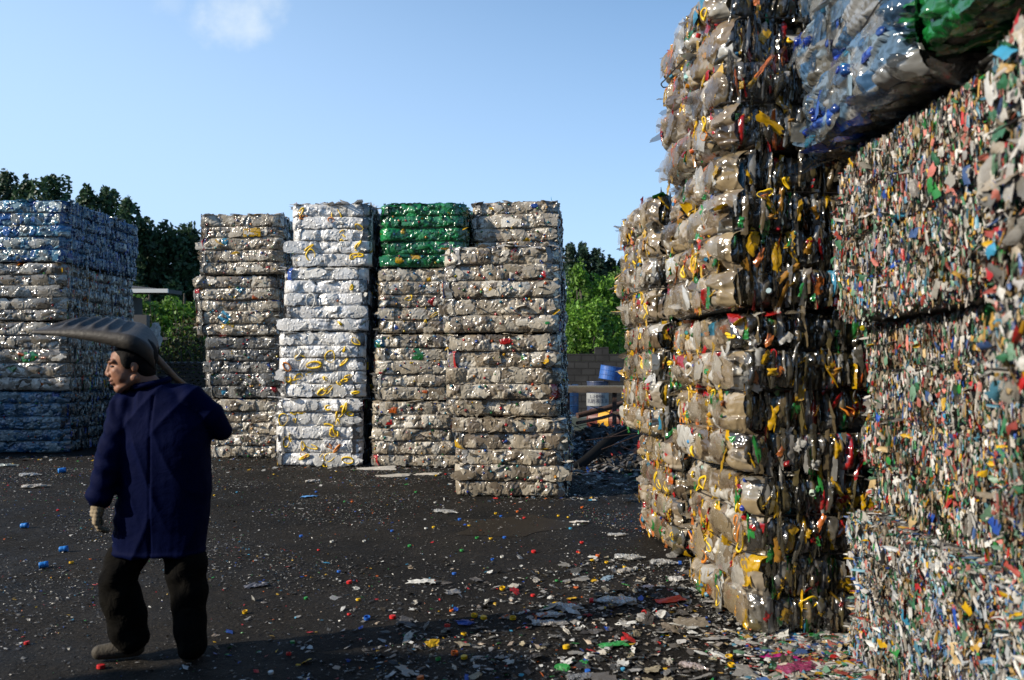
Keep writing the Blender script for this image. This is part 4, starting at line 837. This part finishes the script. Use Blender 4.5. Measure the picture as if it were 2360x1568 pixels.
# gloves: palm, four bent fingers of different length and a thumb
def glove(wrist, hand_dir, palm_n, side, curl, lens=(.078, .086, .08, .062)):
    w_ = Vector(wrist); d = Vector(hand_dir).normalized(); n = Vector(palm_n).normalized(); s_ = d.cross(n).normalized() * side; n = s_.cross(d).normalized() * side
    caps = [(w_, w_ + d * .05, .033, .034)]
    for q, L in zip((-.03, -.01, .01, .03), lens):
        k0 = w_ + d * (.105 - abs(q) * .25) + s_ * q; caps += [(w_ + d * .03 + s_ * q * .6, k0, .02, .0155)]
        a = k0; ang = 0
        for part, r_ in zip((.45, .32, .23), (.0125, .0115, .0105)):
            ang += curl; b = a + (d * math.cos(ang) + n * math.sin(ang)) * L * part * 1.05; caps.append((a, b, r_, r_ * .95)); a = b
    t0 = w_ + d * .035 - s_ * .03; t1 = t0 + d * .045 - s_ * .02 + n * .02; t2 = t1 + d * .035 + n * .016; caps += [(t0, t1, .018, .014), (t1, t2, .014, .012)]
    g_ = blob('glove', caps, [], .0045, M['glove'], per, 1, lambda co: .0012 * np.sin(co[:, 2] * 300))
    cf = MB(); tube(cf, [w_ + s_ * .036 * math.cos(a) + n * .034 * math.sin(a) - d * .005 for a in [2 * math.pi * k / 14 for k in range(14)]], .006, 6, (1, 1, 1), closed=True); cf.build('glove_cuff', M['yellow_knit'], g_, smooth=True)
    return g_
glove((-.243, -.11, .885), (-.12, -.05, -1), (.75, .5, -.1), 1, .55)
glove((.185, .34, 1.295), (-.3, .3, .5), (-.7, -.5, .2), 1, 1.0)
# shovel carried upside down over the shoulder
shv = empty('shovel', (PX, PY, 1.5)); tag(shv, 'dark ribbed rubber shovel carried upside down above the man\'s head', 'shovel')
def L_(xd, yd, d): p = at(xd, yd, d); return p - Vector((PX, PY, 1.5))
def blade():
    nu, nv = 61, 25
    c00, c10 = L_(72, 763, 4.2), L_(285, 774, 4.16); c01, c11 = L_(172, 735, 4.56), L_(318, 741, 4.52)
    top = np.zeros((nu, nv, 3))
    upv = (c10 - c00).cross(c01 - c00).normalized()
    if upv.z < 0: upv = -upv
    for i in range(nu):
        u_ = i / (nu - 1)
        for j in range(nv):
            v_ = j / (nv - 1); uf = min(u_ / .74, 1)
            p = c00.lerp(c10, uf).lerp(c01.lerp(c11, uf), v_)
            p = p + upv * (.018 * math.sin(math.pi * min(max(uf, 0), 1)) * (1 - .6 * abs(2 * v_ - 1) ** 4))
            ribm = math.exp(-((v_ - .52) / .36) ** 6) * min(1, uf * 6) * (1 if u_ < .74 else 0)
            ph_ = (uf - .12) / .82 * 5.0
            rib = max(0, math.cos(2 * math.pi * (ph_))) ** 1.0 if 0 <= ph_ <= 5 else 0
            p = p + upv * .02 * rib * ribm
            if u_ > .74:      # the back curves down to the socket
                q = (u_ - .74) / .26; a = q * 1.35
                fwd = (c10.lerp(c11, v_) - c00.lerp(c01, v_)).normalized(); R_ = .14
                cen = .5; pin = 1 - .55 * q ** 1.6
                e = c10.lerp(c11, v_); mid = c10.lerp(c11, cen); e = mid + (e - mid) * pin
                p = e + fwd * R_ * math.sin(a) - upv * R_ * .85 * (1 - math.cos(a)) + Vector((0, 0, -.015 * q))
            # side walls: the outermost rows bend downwards, deeper towards the back
            hh = .012 + .085 * u_ ** 1.3
            ed = max(0, (abs(2 * v_ - 1) - .9) / .1)
            p = p - upv * hh * ed
            top[i, j] = p
    mb = MB(); mb.add(top.reshape(-1, 3), gridf(nu, nv)); o = mb.build('blade', mat('scuffed_rubber', color=(.028, .025, .022), rough=.55, spec=.3, noise=(14, (.06, .052, .043), .25), bump=(50, .25, .01)), shv, smooth=True)
    so = o.modifiers.new('thickness', 'SOLIDIFY'); so.thickness = .006; so.offset = 0
    # rusty dirt caked inside the scoop
    sub = top[14:50:2, 3:22:2] - np.array(upv) * .012; mb = MB(); r = np.random.default_rng(3); sub = sub + r.normal(0, .0025, sub.shape)
    mb.add(sub.reshape(-1, 3), gridf(sub.shape[0], sub.shape[1])); mb.build('caked_dirt', mat('rusty_dirt', color=(.2, .1, .02), rough=.95, noise=(14, (.06, .035, .015), .12)), shv, smooth=True)
blade()
hm_ = MB(); a0, a1, a2 = L_(345, 806, 4.36), L_(405, 872, 4.4), Vector((.262, .33, 1.40)) - Vector((0, 0, 1.5))
a2 = Vector((.15, .40, -.12))
tube(hm_, [a0, a0.lerp(a1, .5), a1, a1.lerp(a2, .5), a2], [.019, .018, .0175, .017, .017], 12); hm_.build('handle', M['wood'], shv, smooth=True)
sk = MB(); tube(sk, [L_(338, 800, 4.37), L_(358, 824, 4.37)], [.034, .024], 12); sk.build('socket', mat('socket_rubber', color=(.06, .055, .05), rough=.6), shv, smooth=True)

# ---------------------------------------------------------------- things lying in the yard
def crushed_bottle(label, p, rz, L, col, capcol, seed, squash=.45, alpha=.8, tray=False):
    r = np.random.default_rng(seed); root = empty('crushed_bottle', (p[0], p[1], 0), rz); tag(root, label, 'bottle', 'crushed bottles lying on the ground')
    R = L * .16; nu, nv = 26, 18; prf = []
    for i in range(nu):
        u_ = i / (nu - 1); rr2 = R * (1 if .06 < u_ < .66 else (.75 if u_ <= .06 else max(.24, 1 - (u_ - .66) * 3.4))); prf.append((rr2, u_))
    v = np.zeros((nu, nv, 3)); ph = r.uniform(0, 6, 6)
    for i, (rr2, u_) in enumerate(prf):
        for j in range(nv):
            a = 2 * math.pi * j / nv; k = 1 + .14 * math.sin(3 * a + 14 * u_ + ph[0]) + .1 * math.sin(5 * a - 9 * u_ + ph[1]) + r.normal() * .05
            v[i, j] = (L * (u_ - .5), rr2 * math.cos(a) * k * 1.2 + .12 * L * math.sin(u_ * 4 + ph[2]) * .3, max(.004, R * squash + rr2 * math.sin(a) * k * squash + r.normal() * .002))
    i, j = np.meshgrid(np.arange(nu - 1), np.arange(nv), indexing='ij'); j2 = (j + 1) % nv
    f = np.stack([i * nv + j, (i + 1) * nv + j, (i + 1) * nv + j2, i * nv + j2], -1).reshape(-1, 4)
    mb = MB(); mb.add(v.reshape(-1, 3), f, (*col, alpha)); e = v[0]; mb.add(np.concatenate([e, [e.mean(0)]]), [(k, (k + 1) % nv, nv) for k in range(nv)], (*col, alpha))
    mb.build('bottle_body', M['film'], root)
    if capcol:
        e = v[-1].mean(0); cm = MB(); lathe(cm, [(a_ * .017, z_ * 1.1) for a_, z_ in CAPP], 12, capcol, Matrix.Translation(e) @ Matrix.Rotation(math.radians(90), 4, 'Y')); cm.build('bottle_cap', M['solid'], root)
    return root
CL = (.5, .5, .48)
for k, (xd, yd, rz, L, c, cc, lab) in enumerate([
    (1425, 1234, .15, .2, CL, None, 'flat clear bottle lying just left of the shorter right column'),
    (1452, 1288, -.12, .26, CL, None, 'long flat clear bottle below the foot of the shorter right column'),
    (1532, 1302, -.1, .24, CL, (.02, .1, .45), 'clear flattened bottle with a blue cap beside the tall right column'),
    (1402, 1334, .9, .16, (.3, .42, .52), None, 'pale blue crushed bottle with a bright blue label'),
    (1414, 1391, 3.1, .3, CL, (.55, .02, .02), 'long twisted clear bottle with a red cap'),
    (1312, 1404, -.35, .2, CL, None, 'clear oval tray-like bottle half right of the two crushed bottles'),
    (1270, 1420, .2, .19, CL, None, 'upper one of two crumpled clear bottles on the dark ground'),
    (1262, 1440, -.15, .19, (.45, .43, .4), None, 'lower one of two crumpled clear bottles on the dark ground'),
    (1445, 1318, .5, .17, (.46, .43, .38), (.6, .6, .58), 'crushed clear bottle with a white neck between blue and capped bottles'),
    (1030, 1182, -.5, .3, CL, None, 'thin flattened bottle left of the foot of the front column'),
    (85, 1124, .25, .34, (.55, .5, .42), None, 'big whitish crumpled jug on the ground before the left stack'),
    (72, 1098, .1, .3, (.5, .5, .48), None, 'white flattened jug behind the big whitish one'),
    (15, 1075, .0, .4, (.5, .55, .5), None, 'pale flattened jug at the foot of the left stack'),
    (1842, 1478, 1.5, .17, (.4, .43, .44), None, 'round clear crumpled bottle bottom at the foot of the dark bale side'),
    (1480, 1425, 1.2, .16, (.42, .4, .36), (.5, .02, .02), 'crushed brownish bottle with a red neck near the cardboard'),
    (1345, 1562, .3, .18, (.2, .2, .2), None, 'dull crushed bottle at the bottom edge of the photo'),
    (1600, 1540, -.6, .16, (.5, .42, .4), None, 'crumpled pinkish clear bottle low at the right'),
    (720, 1111, .5, .19, (.6, .57, .52), (.6, .6, .58), 'whitish flattened bottle before the white column'),
    (1850, 1545, .4, .3, (.34, .05, .14), None, 'crushed wine red bottle among the shreds')]):
    p = gnd(xd, yd); crushed_bottle(lab, p, rz, L, c, cc, 300 + k, squash=.35 + .1 * (k % 3), alpha=.95 if k in (10, 11, 12, 17) else .8)
def flat(name, label, cat, xd, yd, L, Wd, col, seed, rz, kind='rect', crump=.008, group=None, z=.012, bul=.01):
    r = np.random.default_rng(seed); p = gnd(xd, yd); mb = MB(); T = np.array([[math.cos(rz), math.sin(rz), .05]]); N_ = np.array([[r.normal() * .1, r.normal() * .1, 1.]])
    sheets(mb, r, np.array([[0, 0, z]]), T, np.cross(N_, T), N_, L, Wd, 9, 7, kind, bul, crump, np.array([[*col, 1]]), jit=.25)
    o = mb.build(name, M['solid'], loc=(p.x, p.y, 0)); tag(o, label, cat, group); o.modifiers.new('thickness', 'SOLIDIFY').thickness = .002; return o
for a_ in [('plastic_scrap', 'bright blue and white torn film before the white column', 'scrap', 713, 1146, .2, .1, (.1, .3, .65), 1, .1), ('plastic_scrap', 'white rectangular flattened carton alone on the dark ground', 'scrap', 970, 1343, .2, .07, (.6, .6, .57), 2, -.05),
           ('plastic_scrap', 'large white torn sheet at the foot of the third column', 'scrap', 868, 1082, .6, .18, (.5, .47, .42), 3, .1), ('plastic_scrap', 'twisted red plastic scrap left of the tall right column', 'scrap', 1545, 1386, .2, .1, (.55, .03, .02), 4, .3),
           ('cardboard_piece', 'grey brown torn cardboard beside the tall right column', 'cardboard', 1592, 1438, .2, .12, (.2, .17, .13), 5, .0), ('cardboard_piece', 'rounded brown cardboard flap left of the larger torn one', 'cardboard', 1545, 1452, .15, .1, (.15, .12, .085), 6, 1.5),
           ('plastic_scrap', 'green crumpled film below the brown cardboard', 'scrap', 1412, 1490, .16, .08, (.04, .28, .07), 7, .2), ('plastic_scrap', 'squarish clear scrap between the capped bottle and the cardboard', 'scrap', 1558, 1337, .11, .1, (.45, .44, .42), 8, .1),
           ('plastic_scrap', 'magenta crumpled film among the shreds at the bottom right', 'scrap', 1800, 1520, .2, .07, (.3, .01, .13), 9, -.5), ('plastic_scrap', 'yellow torn bag on the scrap heap by the workbench', 'scrap', 1335, 1050, .5, .25, (.6, .48, .03), 10, .1),
           ('plastic_scrap', 'white crumpled scrap before the clear long bottle', 'scrap', 1335, 1205, .2, .08, (.55, .52, .48), 11, -.1), ('plastic_scrap', 'small white paper scrap with red print near the blue crushed bottle', 'scrap', 1492, 1355, .08, .06, (.6, .5, .48), 12, .2),
           ('plastic_scrap', 'long pale strip near the foot of the white column', 'scrap', 905, 1098, .5, .1, (.48, .44, .38), 13, .15), ('plastic_scrap', 'pale flat scrap before the third column', 'scrap', 985, 1094, .4, .16, (.48, .44, .38), 14, -.2), ('plastic_scrap', 'dark blue rag near the worker\'s right heel', 'scrap', 590, 1352, .16, .08, (.12, .12, .14), 15, .4)]:
    flat(*a_)
# blue cups and bottle caps
for k, (xd, yd, lab) in enumerate([(57, 1217, 'bright blue plastic cup nearest the left edge'), (147, 1272, 'bright blue plastic cup farthest right of three, by the glove'), (101, 1309, 'bright blue plastic cup, lowest of three'), (143, 1090, 'blue plastic lump on the ground before the left stack')]):
    p = gnd(xd, yd); r_ = .026 if k < 3 else .04; root = empty('plastic_cup', (p.x, p.y, 0), .2 * k + .1); tag(root, lab, 'cup', 'blue plastic cups on the ground')
    cm = MB(); M4 = Matrix.Translation((0, 0, r_ * 1.02)) @ Matrix.Rotation(math.radians(86), 4, 'Y')
    lathe(cm, [(.001, -.032), (.9, -.032), (.95, -.028), (1, .0), (.97, .004), (1.0, .008), (1.03, .034), (.96, .034), (.9, -.026), (.001, -.026)][:0] or [(a * r_, z * r_ / .026) for a, z in [(.001, -.032), (.88, -.032), (.94, -.028), (.97, -.002), (.93, .002), (.98, .006), (1.02, .034), (.95, .034), (.88, -.024), (.001, -.024)]], 18, (.02, .2, .62), M4)
    cm.build('cup_body', M['solid'], root, smooth=True)
CC = {'red': (.55, .02, .02), 'yellow': (.65, .4, .01), 'blue': (.02, .12, .5), 'green': (.03, .25, .06), 'white': (.6, .6, .57), 'orange': (.6, .13, .02), 'light blue': (.06, .3, .5)}
protos = {}
for c_, v_ in CC.items():
    cm = MB(); lathe(cm, [(a * .0165, z * .62) for a, z in CAPP], 14, v_); me = cm.build('bottle_cap', M['solid']); me.data.name = 'bottle_cap'; protos[c_] = me.data; bpy.data.objects.remove(me)
rc = random.Random(42); cnt = 0
named = [(1182, 1428, 'yellow', 'upright yellow cap left of the two crumpled bottles'), (1115, 1427, 'yellow', None), (1093, 1422, 'yellow', None), (1158, 1360, 'yellow', None), (233, 1541, 'red', 'red bottle cap at the bottom edge below the worker\'s shoe'), (1230, 1274, 'red', None), (846, 1429, 'blue', None), (805, 1345, 'red', None),
         (905, 1425, 'red', None), (1305, 1495, 'yellow', None), (1048, 1510, 'orange', None), (1680, 1520, 'yellow', None)]
def cap(xd, yd, c_, lab, s_=1.0):
    p = gnd(xd, yd) if yd else xd
    o = bpy.data.objects.new('bottle_cap', protos[c_]); COL.objects.link(o); tl = rc.uniform(-.2, .2)
    o.location = (p.x, p.y, .009 * s_ + abs(tl) * .017); o.rotation_euler = (tl + (math.pi if rc.random() < .4 else 0), rc.uniform(-.12, .12), rc.uniform(0, 6)); o.scale = (s_, s_, s_)
    tag(o, lab or f'small {c_} bottle cap lying on the dark ground', 'cap', f'{c_} bottle caps scattered on the ground')
for xd, yd, c_, lab in named: cap(xd, yd, c_, lab, 1.25)
while cnt < 100:
    x_ = rc.uniform(-6.5, 1.6); y_ = 3.9 + 8.6 * rc.random() ** 1.3
    if rc.random() > (.25 + .75 * min(1, max(0, (x_ + 1.8) / 2.6))) or abs(x_) / y_ > .63 or (y_ > 4.6 and x_ > 1.05) or (abs(x_ - PX) < .3 and y_ < 4.6): continue
    if y_ > 9.6 and x_ > -.95: continue
    cap(Vector((x_, y_, 0)), None, rc.choice(['red', 'yellow', 'yellow', 'blue', 'green', 'white', 'white', 'orange', 'light blue', 'red']), None, rc.uniform(.75, 1.15)); cnt += 1

# added unseen hall behind the camera, shuts out skylight to deepen shade
blocker = empty('sky_blocker', (-4, -8, 0)); tag(blocker, 'long dark building added as warehouse behind the viewer, outside the frame', 'sky_blocker')
b_ = MB(); box(b_, (-16, -8, 0), (20, 0, 6.5)); b_.build('wall', mat('blocker_wall', color=(.12, .13, .14), rough=.7, noise=(2, (.09, .09, .09), .2)), blocker)
b_ = MB(); b_.add([(-16.5, .4, 6.52), (20.5, .4, 6.52), (20.5, -4, 8), (-16.5, -4, 8), (-16.5, -8.4, 6.52), (20.5, -8.4, 6.52)], [(0, 1, 2, 3), (3, 2, 5, 4)]); b_.build('roof', mat('blocker_roof', color=(.1, .1, .1), rough=.6), blocker)

# added bale column, unseen out of frame to the left, to shade the foreground
cstack([(-9.2, -7.8)] * 4, .5, [0, 1.08, 2.16, 3.24, 4.32], ['mixed'] * 4, ['grey bottle bale on the ground of the column left of the viewer', 'second grey bottle bale up in the column left of the viewer', 'middle grey bottle bale of the column left of the viewer',
       'topmost grey bottle bale of the column left of the viewer'], 120, 0, d=1.0, faces={'right': 'strand', 'back': 'patch'}, kws={k: dict(detail=.3, top=False) for k in range(5)})
# dried puddle with rusty brown water in front of the front column
r = np.random.default_rng(6); p = gnd(1175, 1212); mb = MB(); n = 40
ring = [(.62 * (1 + .22 * math.sin(3 * a + 1) + .12 * math.sin(7 * a)) * math.cos(a), .5 * (1 + .2 * math.sin(2 * a) + .15 * math.sin(5 * a + 2)) * math.sin(a), 0) for a in [2 * math.pi * k / n for k in range(n)]]
mb.add(ring + [(0, 0, 0)], [(k, (k + 1) % n, n) for k in range(n)]); o = mb.build('puddle', mat('brown_puddle', color=(.014, .009, .004), rough=.6, spec=.2, noise=(5, (.022, .016, .008), .2), bump=(30, .4, .01)), loc=(p.x, p.y, .004)); tag(o, kind='structure')
